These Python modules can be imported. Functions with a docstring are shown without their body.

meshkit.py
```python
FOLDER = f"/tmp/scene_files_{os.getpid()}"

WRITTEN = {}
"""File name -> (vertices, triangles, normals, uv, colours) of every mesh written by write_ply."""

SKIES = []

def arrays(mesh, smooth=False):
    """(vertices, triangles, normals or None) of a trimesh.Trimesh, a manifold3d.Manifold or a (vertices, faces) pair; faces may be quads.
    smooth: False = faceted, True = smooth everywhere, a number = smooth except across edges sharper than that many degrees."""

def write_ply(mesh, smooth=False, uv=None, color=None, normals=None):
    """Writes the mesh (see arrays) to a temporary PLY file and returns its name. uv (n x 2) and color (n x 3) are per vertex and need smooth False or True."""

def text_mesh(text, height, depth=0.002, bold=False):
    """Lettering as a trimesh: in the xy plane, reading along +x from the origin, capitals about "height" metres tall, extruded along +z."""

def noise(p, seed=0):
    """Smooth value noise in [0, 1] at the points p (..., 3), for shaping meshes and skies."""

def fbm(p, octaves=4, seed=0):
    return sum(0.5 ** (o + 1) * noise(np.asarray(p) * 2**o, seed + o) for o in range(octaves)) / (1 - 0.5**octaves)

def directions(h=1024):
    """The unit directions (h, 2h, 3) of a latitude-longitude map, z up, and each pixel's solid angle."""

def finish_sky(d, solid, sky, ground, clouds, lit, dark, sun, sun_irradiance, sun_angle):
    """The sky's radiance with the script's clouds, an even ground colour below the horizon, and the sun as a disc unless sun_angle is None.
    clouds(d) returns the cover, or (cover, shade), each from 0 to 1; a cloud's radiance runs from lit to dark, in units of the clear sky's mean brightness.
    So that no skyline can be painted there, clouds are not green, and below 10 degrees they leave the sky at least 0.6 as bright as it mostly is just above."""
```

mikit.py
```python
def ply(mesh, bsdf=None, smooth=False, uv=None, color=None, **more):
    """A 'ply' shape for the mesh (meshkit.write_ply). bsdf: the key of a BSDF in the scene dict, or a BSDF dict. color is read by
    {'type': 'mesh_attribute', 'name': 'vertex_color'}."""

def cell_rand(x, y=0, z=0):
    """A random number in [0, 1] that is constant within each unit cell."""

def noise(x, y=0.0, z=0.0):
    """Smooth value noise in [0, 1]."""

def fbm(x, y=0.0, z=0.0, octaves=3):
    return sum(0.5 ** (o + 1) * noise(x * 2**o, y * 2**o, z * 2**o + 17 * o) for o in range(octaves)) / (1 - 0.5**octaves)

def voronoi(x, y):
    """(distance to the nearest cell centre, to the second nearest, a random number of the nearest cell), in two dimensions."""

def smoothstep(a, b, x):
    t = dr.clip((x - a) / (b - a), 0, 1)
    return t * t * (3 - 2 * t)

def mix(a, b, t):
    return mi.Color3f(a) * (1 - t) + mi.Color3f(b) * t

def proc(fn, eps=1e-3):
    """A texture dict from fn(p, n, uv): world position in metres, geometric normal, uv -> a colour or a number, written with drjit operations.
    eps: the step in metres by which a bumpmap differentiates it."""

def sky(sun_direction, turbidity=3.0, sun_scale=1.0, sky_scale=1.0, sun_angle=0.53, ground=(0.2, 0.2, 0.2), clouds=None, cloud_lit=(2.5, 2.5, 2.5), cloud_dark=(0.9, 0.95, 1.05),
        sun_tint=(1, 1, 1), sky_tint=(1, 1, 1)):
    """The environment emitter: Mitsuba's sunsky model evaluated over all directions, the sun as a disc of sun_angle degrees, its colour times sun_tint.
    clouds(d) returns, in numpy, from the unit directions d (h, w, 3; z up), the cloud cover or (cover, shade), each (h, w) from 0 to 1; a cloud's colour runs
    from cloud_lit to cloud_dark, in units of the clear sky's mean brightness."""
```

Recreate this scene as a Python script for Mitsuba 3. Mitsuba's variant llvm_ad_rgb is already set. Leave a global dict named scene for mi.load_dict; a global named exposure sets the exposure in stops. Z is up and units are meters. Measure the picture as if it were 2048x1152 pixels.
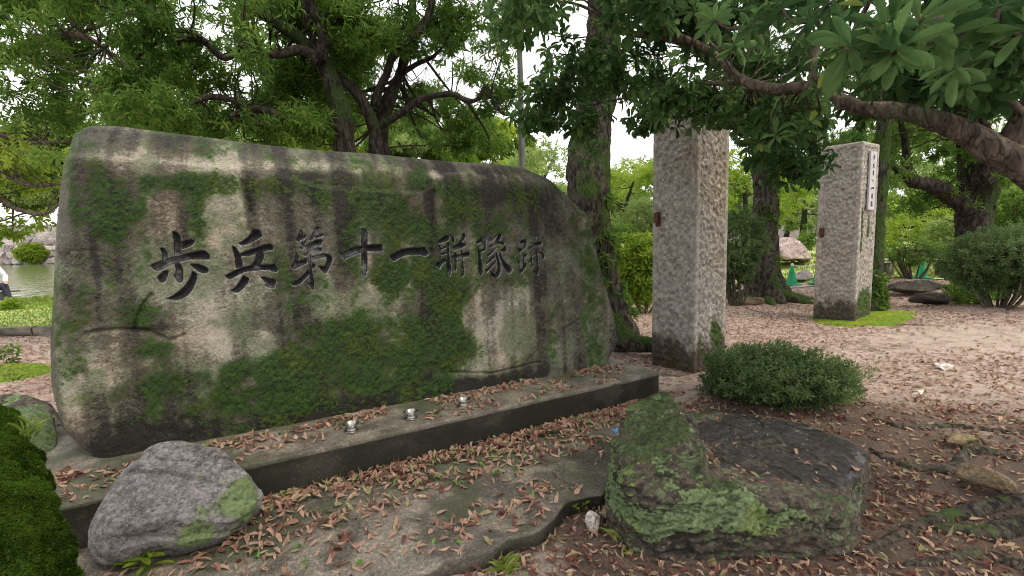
import math, random
import numpy as np, trimesh, manifold3d
import drjit as dr
import mitsuba as mi
import mikit, meshkit
from mikit import proc, noise, fbm, voronoi, cell_rand, smoothstep, mix
from shapely.geometry import Polygon, Point, LineString
from shapely.ops import unary_union
import shapely

# ------------------------------------------------------------------ camera, sky, exposure
scene, labels = {}, {}
FPX = 960.0                                   # focal length in pixels of a 2048 wide frame
EYE = np.array([0, 0, 1.5]); PITCH = math.radians(6.1); ROLL = math.radians(1.4)
LOOK = np.array([0, math.cos(PITCH), -math.sin(PITCH)])
_u0, _r0 = np.array([0, math.sin(PITCH), math.cos(PITCH)]), np.array([1.0, 0, 0])
CUP = _u0 * math.cos(ROLL) + _r0 * math.sin(ROLL)
CRT = _r0 * math.cos(ROLL) - _u0 * math.sin(ROLL)
T = mi.ScalarTransform4f
scene['camera'] = {'type': 'perspective', 'fov': math.degrees(2 * math.atan(1024 / FPX)), 'fov_axis': 'x', 'near_clip': 0.05, 'far_clip': 2000.0,
                   'to_world': T().look_at(origin=EYE.tolist(), target=(EYE + LOOK).tolist(), up=CUP.tolist())}
scene['sky'] = mikit.sky((0.45, -0.35, 0.8), turbidity=3, sun_scale=0.26, sun_angle=24, clouds=lambda d: 1.0, cloud_lit=(2.55, 2.5, 2.55))
exposure = 2.75

def at(px, py, dep): return EYE + (LOOK + CRT * ((px - 1024) / FPX) - CUP * ((py - 576) / FPX)) * dep
def onz(px, py, z=0.0):
    d = LOOK + CRT * ((px - 1024) / FPX) - CUP * ((py - 576) / FPX)
    return EYE + d * ((z - 1.5) / d[2])
def proj(P):
    v = np.asarray(P) - EYE; d = v @ LOOK
    return 1024 + FPX * (v @ CRT) / d, 576 - FPX * (v @ CUP) / d, d
def inview(P, m=60):
    x, y, d = proj(P)
    return (d > .2) & (x > -m) & (x < 2048 + m) & (y > -m) & (y < 1152 + m)
def ss(a, b, x):
    t = np.clip((np.asarray(x, float) - a) / (b - a), 0, 1); return t * t * (3 - 2 * t)
def nz(p, s=1.0, seed=0, oc=4): return meshkit.fbm(np.asarray(p) * s, oc, seed) - 0.5

# ------------------------------------------------------------------ scene writing helpers
used = {}
def numbered(k):
    n = used.get(k, 0); used[k] = n + 1
    return k if n == 0 else f'{k}_{n:03d}'
def tag(key, label, cat=None, group=None, kind=None):
    d = labels.setdefault(key, {})
    for a, b in (('label', label), ('category', cat), ('group', group), ('kind', kind)):
        if b: d[a] = b
    return key
def thing(name, label, cat, group=None, kind=None):
    return tag(numbered(name), label, cat, group, kind)
def add(name, mesh, bsdf, parent=None, smooth=False, uv=None, kind=None, label=None):
    key = numbered(parent + '__' + name if parent else name)
    scene[key] = mikit.ply(mesh, bsdf, smooth=smooth, uv=uv)
    if kind or label:
        d = labels.setdefault(key, {})
        if kind: d['kind'] = kind
        if label: d['label'] = label
    return key
def put(key, mesh, bsdf, smooth=False, uv=None):
    scene[key] = mikit.ply(mesh, bsdf, smooth=smooth, uv=uv); return key
def structure(name, mesh, bsdf, smooth=False, uv=None):
    key = add(name, mesh, bsdf, smooth=smooth, uv=uv); labels[key] = {'kind': 'structure'}; return key
def cat(parts):
    vs, fs, us, n = [], [], [], 0
    for p in parts:
        v, f = np.asarray(p[0], float), np.asarray(p[1], int)
        vs.append(v); fs.append(f + n); n += len(v)
        us.append(np.asarray(p[2], float) if len(p) > 2 and p[2] is not None else np.zeros((len(v), 2)))
    return np.vstack(vs), np.vstack(fs), np.vstack(us)
def normals(v, f):
    n = np.zeros_like(v); fn = np.cross(v[f[:, 1]] - v[f[:, 0]], v[f[:, 2]] - v[f[:, 0]])
    for c in range(3):
        for k in range(3): n[:, c] += np.bincount(f[:, k], fn[:, c], len(v))
    return n / np.maximum(np.linalg.norm(n, axis=1, keepdims=True), 1e-12)
def spline(pts, n):
    from scipy.interpolate import PchipInterpolator
    p = np.asarray(pts, float)
    t = np.r_[0, np.cumsum(np.linalg.norm(np.diff(p[:, :3], axis=0), axis=1) + 1e-6)]
    from scipy.interpolate import make_interp_spline
    if len(p) > 3:
        out = make_interp_spline(t, p, k=2)(np.linspace(0, t[-1], n)) * .5 + PchipInterpolator(t, p)(np.linspace(0, t[-1], n)) * .5
    else: out = PchipInterpolator(t, p)(np.linspace(0, t[-1], n))
    return out
def tube(pts, radii, sides=10, n=None, bark=0.0, seed=0, cap=True, flare=None):
    """tapered limb along a polyline; returns v, f, uv (around, along)"""
    q = np.c_[np.asarray(pts, float), np.broadcast_to(radii, (len(pts),))]
    L = np.linalg.norm(np.diff(q[:, :3], axis=0), axis=1).sum()
    n = n or max(3, int(L / 0.06))
    s = spline(q, n); p, r = s[:, :3], np.maximum(s[:, 3], .0015)
    t = np.gradient(p, axis=0); t /= np.linalg.norm(t, axis=1, keepdims=True) + 1e-9
    a = np.cross(t, [0.31, 0.95, 0.02]); a /= np.linalg.norm(a, axis=1, keepdims=True) + 1e-9
    b = np.cross(t, a); ang = np.arange(sides) * 2 * np.pi / sides
    R = np.repeat(r[:, None], sides, 1)
    if flare is not None: R = R * flare(ang[None, :], np.linspace(0, 1, n)[:, None])
    d = np.cos(ang)[None, :, None] * a[:, None] + np.sin(ang)[None, :, None] * b[:, None]
    v = p[:, None] + R[..., None] * d
    if bark:
        w = np.stack([np.cos(ang)[None, :] * R * 22, np.sin(ang)[None, :] * R * 22, np.broadcast_to(np.linspace(0, L * 5, n)[:, None], R.shape)], -1)
        g = np.abs(meshkit.fbm(w, 3, seed) - .5) * 2
        big = meshkit.fbm(v * 3.0, 2, seed + 5) - .5
        v = v + d * (bark * (ss(0.0, .45, g) - .7) + big * r.mean() * .35)[..., None]
    v = v.reshape(-1, 3)
    i, j = np.meshgrid(np.arange(n - 1), np.arange(sides), indexing='ij')
    A, B, C, D = i * sides + j, i * sides + (j + 1) % sides, (i + 1) * sides + (j + 1) % sides, (i + 1) * sides + j
    f = np.vstack([np.stack([A, B, C], -1).reshape(-1, 3), np.stack([A, C, D], -1).reshape(-1, 3)])
    if cap:
        k = len(v); v = np.vstack([v, p[:1], p[-1:]]); j = np.arange(sides); o = (n - 1) * sides
        f = np.vstack([f, np.stack([j * 0 + k, (j + 1) % sides, j], 1), np.stack([j * 0 + k + 1, o + j, o + (j + 1) % sides], 1)])
    return v, f, np.zeros((len(v), 2))
def box(c, s, rz=0.0, bev=0.0):
    """box with chamfered edges, centre c, full size s"""
    s = np.asarray(s, float)
    if bev:
        pts = []
        for sx in (-1, 1):
            for sy in (-1, 1):
                for sz in (-1, 1):
                    h = np.array([sx, sy, sz]) * s / 2
                    for k in range(3):
                        q = h - np.array([sx, sy, sz]) * bev; q[k] = h[k]; pts.append(q)
        m = trimesh.convex.convex_hull(np.array(pts))
        v, f = np.array(m.vertices), np.array(m.faces)
    else:
        m = trimesh.creation.box(s); v, f = np.array(m.vertices), np.array(m.faces)
    R = np.array([[math.cos(rz), -math.sin(rz), 0], [math.sin(rz), math.cos(rz), 0], [0, 0, 1]])
    return v @ R.T + np.asarray(c, float), f
def hull_spheres(pairs, res=6):
    """limbs as hulls of sphere pairs, united: [((p, r), (q, s)), ...]"""
    out = []
    for (p, r), (q, s) in pairs:
        a = manifold3d.Manifold.sphere(r, res * 2).translate(list(map(float, p)))
        b = manifold3d.Manifold.sphere(s, res * 2).translate(list(map(float, q)))
        out.append(manifold3d.Manifold.batch_hull([a, b]))
    return manifold3d.Manifold.batch_boolean(out, manifold3d.OpType.Add)
def man_arrays(m):
    m = m.to_mesh(); return np.array(m.vert_properties[:, :3], float), np.array(m.tri_verts, int)
def smoothed(m, edge, it=8):
    v, f = man_arrays(m.refine_to_length(edge))
    t = trimesh.Trimesh(v, f, process=True); trimesh.smoothing.filter_taubin(t, iterations=it)
    return np.array(t.vertices), np.array(t.faces)
def rock(pts, edge=0.03, amp=0.05, sc=3.0, seed=0, rnd=10, fine=0.006, fsc=22, ledge=0.0, grit=0.0):
    """a boulder: hull of control points, refined, rounded and weathered with noise"""
    m = manifold3d.Manifold.hull_points(np.asarray(pts, float))
    v, f = man_arrays(m.refine_to_length(edge))
    t = trimesh.Trimesh(v, f, process=True)
    trimesh.smoothing.filter_laplacian(t, lamb=.5, iterations=rnd)
    v, f = np.array(t.vertices), np.array(t.faces); n = normals(v, f)
    d = amp * 2 * nz(v, sc, seed) + fine * 2 * nz(v, fsc, seed + 3, 3)
    if grit: d = d + grit * 2 * nz(v, 55, seed + 7, 2) - grit * ss(.12, .0, np.abs(meshkit.fbm(v * 9, 3, seed + 8) - .5)) * 2
    if ledge:
        q = meshkit.fbm(v * sc * .9, 3, seed + 9) * 6
        d = d + ledge * (ss(.35, .65, q - np.floor(q)) - .5)
    return v + n * d[:, None], f
def moss_uv(v, f, up=0.0, amt=0.5, sc=6, seed=0, tone=0.5, extra=0.0):
    """uv = (moss cover, dryness/tone) for the stone material"""
    n = normals(v, f)
    m = np.clip(amt + up * (n[:, 2] - .3) + extra + 1.9 * nz(v, sc, seed, 4), 0, 1)
    return np.c_[ss(.38, .62, m), np.clip(tone + 1.4 * nz(v, 1.7 * sc / 3, seed + 2), 0, 1)]

# ------------------------------------------------------------------ materials
def principled(name, col, rough=0.8, spec=0.3, bump=None, bump_eps=2e-3, **k):
    b = {'type': 'principled', 'base_color': col, 'roughness': rough, 'specular': spec, **k}
    if bump: b = {'type': 'bumpmap', 'arbitrary': {'type': 'proc', **{}} , **{}} if False else {'type': 'bumpmap', 'tex': proc(bump, bump_eps), 'scale': 1.0, 'bsdf': b}
    scene[name] = {'type': 'twosided', 'bsdf': b}
    return name
def rgb(*c): return {'type': 'rgb', 'value': list(c)}

def mossy(stone_a, stone_b, dark, lichen, moss_a=(.010, .026, .006), moss_b=(.055, .105, .016), film=(.58, .78, .42), grain=1.0, tint=(1.7, 1.15, .8)):
    """weathered stone: uv.x moss or crust cover, uv.y tone (0 dark stain .. 1 pale and clean; 1 .. 2 cover of a second, dark moss)"""
    def fn(p, n, uv):
        g = noise(p.x * 230, p.y * 230, p.z * 230); g1 = noise(p.x * 95, p.y * 95, p.z * 95)
        g2 = fbm(p.x * 45, p.y * 45, p.z * 45, 3); big = fbm(p.x * 3, p.y * 3, p.z * 3, 3); t = dr.minimum(uv.y, 1.0)
        c = mix(mi.Color3f(*stone_a), mi.Color3f(*stone_b), smoothstep(.3, .7, big * .45 + g2 * .55))
        c = c * (1 + grain * (.55 * (g - .5) + .75 * (g1 - .5))) * (.65 + .7 * g2)
        c = mix(c, c * mi.Color3f(.35, .34, .33), smoothstep(.70, .78, noise(p.x * 130 + 7, p.y * 130, p.z * 130)) * .7)
        c = mix(c * mi.Color3f(*dark), c, smoothstep(.08, .62, t + (g2 - .5) * .6))
        l = smoothstep(.56, .64, fbm(p.x * 14 + 3, p.y * 14, p.z * 14, 3) + .2 * (g1 - .5)) * smoothstep(.25, .7, t)
        c = mix(c, mi.Color3f(*lichen) * (.6 + .8 * g1), l * .7)
        c = c * mix(mi.Color3f(1, 1, 1), mi.Color3f(*film), smoothstep(.02, .5, uv.x + (big - .5) * .5 + (g2 - .5) * .3))
        m = mix(mi.Color3f(*moss_a), mi.Color3f(*moss_b), smoothstep(.22, .78, .5 * g2 + .3 * g1 + .2 * g))
        m = mix(m, m * mi.Color3f(*tint), smoothstep(.52, .72, fbm(p.x * 7, p.y * 7, p.z * 7 + 9, 2)) * .7)
        c = mix(c, m, smoothstep(.3, .72, uv.x + (g2 - .5) * 1.2 + (g1 - .5) * .5))
        return mix(c, mix(mi.Color3f(.012, .020, .006), mi.Color3f(.045, .07, .018), smoothstep(.3, .7, .6 * g2 + .4 * g1)), smoothstep(1.15, 1.6, uv.y + (g2 - .5) * .9))
    return fn
def monument_fn(p, n, uv):
    """weathered granite: uv.x likelihood of moss, uv.y tone from black weathering crust (0) to washed pale stone (1)"""
    g = noise(p.x * 260, p.y * 260, p.z * 260); g1 = noise(p.x * 110, p.y * 110, p.z * 110); g2 = fbm(p.x * 45, p.y * 45, p.z * 45, 3); big = fbm(p.x * 2.6, p.y * 2.6, p.z * 2.6, 3)
    t = uv.y + (g2 - .5) * .45 + (g1 - .5) * .22
    c = mix(mi.Color3f(.020, .018, .0155), mi.Color3f(.084, .080, .060), smoothstep(.02, .44, t))
    c = mix(c, mi.Color3f(.315, .30, .245), smoothstep(.42, 1.0, t))
    c = mix(c, c * mi.Color3f(1.06, .98, .94), smoothstep(.45, .6, big))
    c = c * (.45 + .65 * g + .45 * g1)
    c = mix(c, c * 1.9 + .015, smoothstep(.80, .88, noise(p.x * 150 + 7, p.y * 150, p.z * 150)) * .5)
    lich = smoothstep(.53, .66, fbm(p.x * 5 + 3, p.y * 5, p.z * 3, 4)) * smoothstep(.25, .5, t)
    c = mix(c, mi.Color3f(.118, .142, .085) * (.55 + .9 * g1), lich * .75)
    film = smoothstep(.05, .50, uv.x + (g2 - .5) * .5)
    c = c * mix(mi.Color3f(1, 1, 1), mi.Color3f(.44, .62, .34), film)
    m = mix(mi.Color3f(.004, .010, .002), mi.Color3f(.034, .080, .009), smoothstep(.25, .78, .5 * g2 + .3 * g1 + .2 * g))
    m = mix(m, m * mi.Color3f(1.9, 1.2, .8), smoothstep(.5, .68, fbm(p.x * 6, p.y * 6, p.z * 4 + 9, 2)) * .8)
    return mix(c, m, smoothstep(.36, .62, uv.x + (g2 - .5) * 1.0 + (g1 - .5) * .55))
principled('mat_monument', proc(monument_fn), .75, .35)
principled('mat_rock_moss', proc(mossy((.040, .032, .024), (.092, .075, .058), (.34, .36, .42), (.09, .13, .06), (.035, .055, .022), (.16, .225, .105), tint=(1.15, 1.05, .6))), proc(lambda p, n, uv: .30 + .48 * smoothstep(.0, .25, uv.y + .25 * (noise(p.x * 40, p.y * 40, p.z * 40) - .5))), .4)
principled('mat_rock_grey', proc(mossy((.128, .121, .124), (.222, .212, .214), (.35, .35, .36), (.20, .195, .198), (.06, .09, .035), (.17, .23, .10))), .72, .35)
principled('mat_rock_deepmoss', proc(mossy((.05, .045, .035), (.09, .08, .06), (.3, .3, .3), (.05, .1, .02), (.008, .020, .003), (.042, .085, .012))), .85, .2)
principled('mat_moss_bright', proc(mossy((.10, .08, .06), (.2, .16, .12), (.3, .3, .3), (.1, .15, .04), (.05, .10, .010), (.17, .25, .03), (.6, .8, .3))), .9, .15)
principled('mat_rock_pink', proc(mossy((.24, .175, .17), (.44, .36, .345), (.45, .40, .40), (.55, .52, .5))), .75, .3)
principled('mat_rock_pale', proc(mossy((.50, .45, .41), (.72, .68, .64), (.5, .4, .35), (.6, .58, .5))), .7, .3)
principled('mat_rock_ochre', proc(mossy((.125, .090, .055), (.215, .155, .09), (.4, .35, .3), (.17, .15, .10))), .7, .3)
def concrete(a, b, moss):
    def fn(p, n, uv):
        g = noise(p.x * 160, p.y * 160, p.z * 160); g2 = fbm(p.x * 7, p.y * 7, p.z * 7, 4)
        c = mix(mi.Color3f(*a), mi.Color3f(*b), smoothstep(.3, .7, g2)) * (.55 + .9 * g)
        c = mix(c, c * mi.Color3f(1.25, 1.2, 1.15) + .02, smoothstep(.66, .72, noise(p.x * 70, p.y * 70, p.z * 70)))
        m = fbm(p.x * 3.1 + 5, p.y * 3.1, p.z * 3.1, 4)
        c = mix(c, mi.Color3f(*moss) * (.6 + .8 * g), smoothstep(.42, .62, m) * .8)
        return c * mix(mi.Color3f(1, 1, 1), mi.Color3f(.20, .20, .185), smoothstep(.3, .7, uv.y + (g2 - .5) * .5))   # uv.y: black algae crust
    return fn
principled('mat_concrete', proc(concrete((.082, .074, .060), (.20, .182, .15), (.058, .068, .038))), .7, .4)
def granite_pillar(p, n, uv):
    g = noise(p.x * 150, p.y * 150, p.z * 150); g2 = fbm(p.x * 26, p.y * 26, p.z * 26, 3); b = fbm(p.x * 2.2, p.y * 2.2, p.z * 1.3, 3)
    c = mix(mi.Color3f(.225, .211, .190), mi.Color3f(.415, .395, .365), smoothstep(.25, .75, g2)) * (.66 + .62 * g) * mi.Color3f(1.01, 1, .955)
    c = mix(c, c * mi.Color3f(.95, .80, .62), smoothstep(.52, .74, b) * .45)
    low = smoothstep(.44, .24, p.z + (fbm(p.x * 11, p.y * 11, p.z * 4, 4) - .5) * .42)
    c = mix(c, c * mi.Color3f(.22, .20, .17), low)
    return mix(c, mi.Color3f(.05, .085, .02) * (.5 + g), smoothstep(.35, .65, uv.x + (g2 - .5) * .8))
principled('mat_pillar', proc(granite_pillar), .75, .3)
def ground_fn(p, n, uv):
    """uv.x leaf-litter amount, uv.y darkness of the damp humus"""
    g = noise(p.x * 120, p.y * 120); g2 = fbm(p.x * 9, p.y * 9, 0, 4); big = fbm(p.x * .9, p.y * .9, 0, 4)
    sand = mix(mi.Color3f(.20, .160, .133), mi.Color3f(.34, .282, .238), smoothstep(.3, .7, g2 * .6 + big * .4)) * (.65 + .7 * g)
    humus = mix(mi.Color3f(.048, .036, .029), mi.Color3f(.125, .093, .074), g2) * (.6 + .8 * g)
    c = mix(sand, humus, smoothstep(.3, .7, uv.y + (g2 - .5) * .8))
    d1, d2, r = voronoi(p.x * 17 + (g2 - .5) * 2, p.y * 24)
    leaf = mix(mi.Color3f(.21, .135, .118), mi.Color3f(.40, .315, .285), r)
    leaf = mix(leaf, mi.Color3f(.12, .065, .05), smoothstep(.62, .7, cell_rand(r * 977.0)))
    return mix(c, leaf * (.7 + .5 * g), smoothstep(.0, .12, uv.x - cell_rand(r * 5531.0, 7)) * smoothstep(.55, .35, d1))
principled('mat_ground', proc(ground_fn), .9, .2)
def grass_ground(p, n, uv):
    g = noise(p.x * 60, p.y * 60); b = fbm(p.x * .8, p.y * .8, 0, 3)
    return mix(mi.Color3f(.17, .25, .05), mi.Color3f(.36, .39, .15), smoothstep(.3, .7, b)) * (.5 + g)
principled('mat_turf', proc(grass_ground), .9, .2)
def bark_fn(a, b, mo):
    def fn(p, n, uv):
        g = noise(p.x * 90, p.y * 90, p.z * 26); g2 = fbm(p.x * 26, p.y * 26, p.z * 7, 3); b2 = fbm(p.x * 4, p.y * 4, p.z * 2.4, 3)
        c = mix(mi.Color3f(*a), mi.Color3f(*b), smoothstep(.3, .72, g2)) * (.5 + g)
        q = noise(p.x * 55, p.y * 55, p.z * 9); c = c * mix(mi.Color3f(.35, .34, .33), mi.Color3f(1, 1, 1), smoothstep(.0, .10, dr.abs(q - .5)))
        return mix(c, mi.Color3f(*mo) * (.4 + 1.2 * g), smoothstep(.3, .7, uv.x + (b2 - .5) * 1.5 + (g2 - .5)))
    return fn
principled('mat_bark_old', proc(bark_fn((.026, .023, .019), (.098, .085, .069), (.036, .066, .014))), .9, .2)
principled('mat_bark_smooth', proc(bark_fn((.066, .051, .040), (.150, .118, .092), (.06, .075, .035))), .8, .25)
principled('mat_bark_dark', proc(bark_fn((.022, .018, .015), (.070, .058, .048), (.028, .045, .012))), .9, .2)
def leaf_mat(name, a, b, c3, rough=.45, trans=.9, spec=.5):
    """uv.x: one random number per leaf"""
    def fn(p, n, uv):
        r = uv.x
        c = mix(mi.Color3f(*a), mi.Color3f(*b), smoothstep(.0, .85, r))
        c = mix(c, mi.Color3f(*c3), smoothstep(.88, .95, r))
        return c * (.8 + .4 * noise(p.x * 40, p.y * 40, p.z * 40))
    scene[name] = {'type': 'principledthin', 'base_color': proc(fn), 'roughness': rough, 'diff_trans': trans, 'eta': 1.45, 'spec_trans': 0.0}
    return name
leaf_mat('mat_leaf_dark', (.042, .098, .026), (.115, .205, .050), (.17, .24, .05), .42, 1.25)
leaf_mat('mat_leaf_mid', (.080, .165, .036), (.225, .365, .080), (.34, .40, .10), .42, 1.5)
leaf_mat('mat_leaf_bright', (.17, .29, .035), (.38, .50, .08), (.45, .52, .12), .5, 1.3)
leaf_mat('mat_leaf_far', (.19, .29, .08), (.36, .47, .16), (.42, .48, .2), .6, 1.15)
leaf_mat('mat_leaf_broad', (.042, .10, .036), (.145, .255, .09), (.22, .29, .07), .30, 1.35)
leaf_mat('mat_leaf_bush', (.07, .125, .05), (.19, .275, .115), (.26, .34, .15), .42, 1.1)
leaf_mat('mat_grass', (.15, .24, .04), (.36, .47, .11), (.45, .44, .2), .6, 1.0)
leaf_mat('mat_moss_tuft', (.012, .032, .004), (.080, .145, .018), (.13, .15, .02), .8, .6)
def litter_fn(p, n, uv):
    r = uv.x; g = noise(p.x * 160, p.y * 160, p.z * 160)
    c = mix(mi.Color3f(.28, .16, .122), mi.Color3f(.41, .27, .21), smoothstep(.0, .35, r))
    c = mix(c, mi.Color3f(.46, .33, .23), smoothstep(.45, .6, r))
    c = mix(c, mi.Color3f(.16, .075, .058), smoothstep(.66, .70, r))
    c = mix(c, mi.Color3f(.30, .27, .15), smoothstep(.84, .87, r))
    c = mix(c, mi.Color3f(.15, .27, .07), smoothstep(.965, .975, r))
    return c * (.72 + .5 * g)
scene['mat_litter'] = {'type': 'principledthin', 'base_color': proc(litter_fn), 'roughness': .5, 'diff_trans': .25, 'eta': 1.4, 'spec_trans': 0.0}
def carve_fn(p, n, uv):
    g = fbm(p.x * 30, p.y * 30, p.z * 30, 3)
    return mix(mi.Color3f(.022, .022, .024), mi.Color3f(.26, .28, .28), smoothstep(.45, 1.0, uv.y + (g - .5) * .5))
principled('mat_carved', proc(carve_fn), .7, .35)
principled('mat_steel', rgb(.40, .385, .36), .30, .5, metallic=1.0)
def rust_fn(p, n, uv): return mix(mi.Color3f(.05, .025, .018), mi.Color3f(.13, .06, .035), fbm(p.x * 60, p.y * 60, p.z * 60, 3))
principled('mat_rust', proc(rust_fn), .85, .3)
def paint_fn(p, n, uv): return mi.Color3f(.16, .16, .165) * (.8 + .4 * fbm(p.x * 20, p.y * 20, p.z * 6, 3))
principled('mat_pole', proc(paint_fn), .5, .5)
principled('mat_plate', proc(lambda p, n, uv: mi.Color3f(.46, .455, .46) * (.85 + .3 * fbm(p.x * 12, p.y * 12, p.z * 12, 3))), .5, .4)
principled('mat_ink', rgb(.035, .032, .035), .6, .3)
principled('mat_cone', proc(lambda p, n, uv: mi.Color3f(.012, .30, .12) * (.8 + .4 * fbm(p.x * 9, p.y * 9, p.z * 9, 2))), .5, .4)
principled('mat_rope', rgb(.75, .75, .72), .7, .3)
principled('mat_shirt', rgb(.68, .72, .82), .85, .2)
principled('mat_trousers', rgb(.05, .05, .075), .85, .2)
principled('mat_skin', rgb(.50, .33, .25), .6, .3)
principled('mat_hair', rgb(.02, .016, .014), .5, .4)
principled('mat_shoe', rgb(.06, .06, .07), .6, .4)
principled('mat_sole', rgb(.75, .75, .75), .6, .4)
principled('mat_blue', rgb(.07, .22, .55), .4, .5)
principled('mat_bench', rgb(.10, .10, .10), .6, .4)
def wallstone_fn(p, n, uv):
    g = fbm(p.x * .9, p.y * .9, p.z * .9, 4)
    return mix(mi.Color3f(.24, .22, .21), mi.Color3f(.52, .47, .45), smoothstep(.3, .7, g * .6 + uv.x * .4)) * (.8 + .4 * noise(p.x * 6, p.y * 6, p.z * 6))
principled('mat_wallstone', proc(wallstone_fn), .9, .2)
scene['mat_water'] = {'type': 'bumpmap', 'tex': proc(lambda p, n, uv: .05 * fbm(p.x * 1.2, p.y * .5, 0, 3), .02), 'scale': 1.0,
                      'bsdf': {'type': 'principled', 'base_color': rgb(.085, .105, .045), 'roughness': .08, 'specular': .55}}
# ------------------------------------------------------------------ ground, water, kerb, apron
def gz(x, y):
    x, y = np.asarray(x, float), np.asarray(y, float)
    z = -.085 + .085 * ss(2.7, 4.4, y)
    p = np.stack([x, y, x * 0], -1)
    z = z + .05 * nz(p, .7, 1, 3) * ss(.5, 3, np.abs(x) + y * .4) + .014 * nz(p, 5, 2, 3)
    z = z + .15 * np.exp(-((x - 2.25) / .75) ** 2 - ((y - 3.95) / .5) ** 2)          # earth around the low bush
    z = z + .20 * np.exp(-((x - 7.6) / 1.6) ** 2 - ((y - 7.5) / 1.1) ** 2)           # bank at the right
    z = z + .22 * np.exp(-((x - 9.8) / 1.6) ** 2 - ((y - 12.0) / 1.2) ** 2)
    shore = 13.4 + .08 * (x + 12)
    w = ss(0, 3.0, y - shore) * ss(2, -3, x - .10 * (y - 14)) * ss(95.5, 91.5, y)
    return z - 4.0 * w
def grid(x0, x1, nx, y0, y1, ny, zf, pw=1.0):
    X, Y = np.meshgrid(np.linspace(x0, x1, nx), np.linspace(y0, y1, ny), indexing='ij')
    v = np.stack([X.ravel(), Y.ravel(), zf(X.ravel(), Y.ravel())], 1)
    i, j = np.meshgrid(np.arange(nx - 1), np.arange(ny - 1), indexing='ij'); a = (i * ny + j).ravel()
    return v, np.vstack([np.stack([a, a + ny, a + ny + 1], 1), np.stack([a, a + ny + 1, a + 1], 1)])
def axis(parts): return np.unique(np.round(np.concatenate([np.arange(a, b, s) for a, b, s in parts]), 4))
gx = axis([(-600, -60, 45), (-60, -14, 2), (-14, -4, .35), (-4, 9, .07), (9, 16, .35), (16, 60, 2), (60, 640, 45)])
gy = axis([(-60, -4, 4), (-4, .8, .4), (.8, 9, .07), (9, 18, .3), (18, 100, 2.5), (100, 700, 60)])
X, Y = np.meshgrid(gx, gy, indexing='ij'); ny = len(gy)
gv = np.stack([X.ravel(), Y.ravel(), gz(X.ravel(), Y.ravel())], 1)
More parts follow.
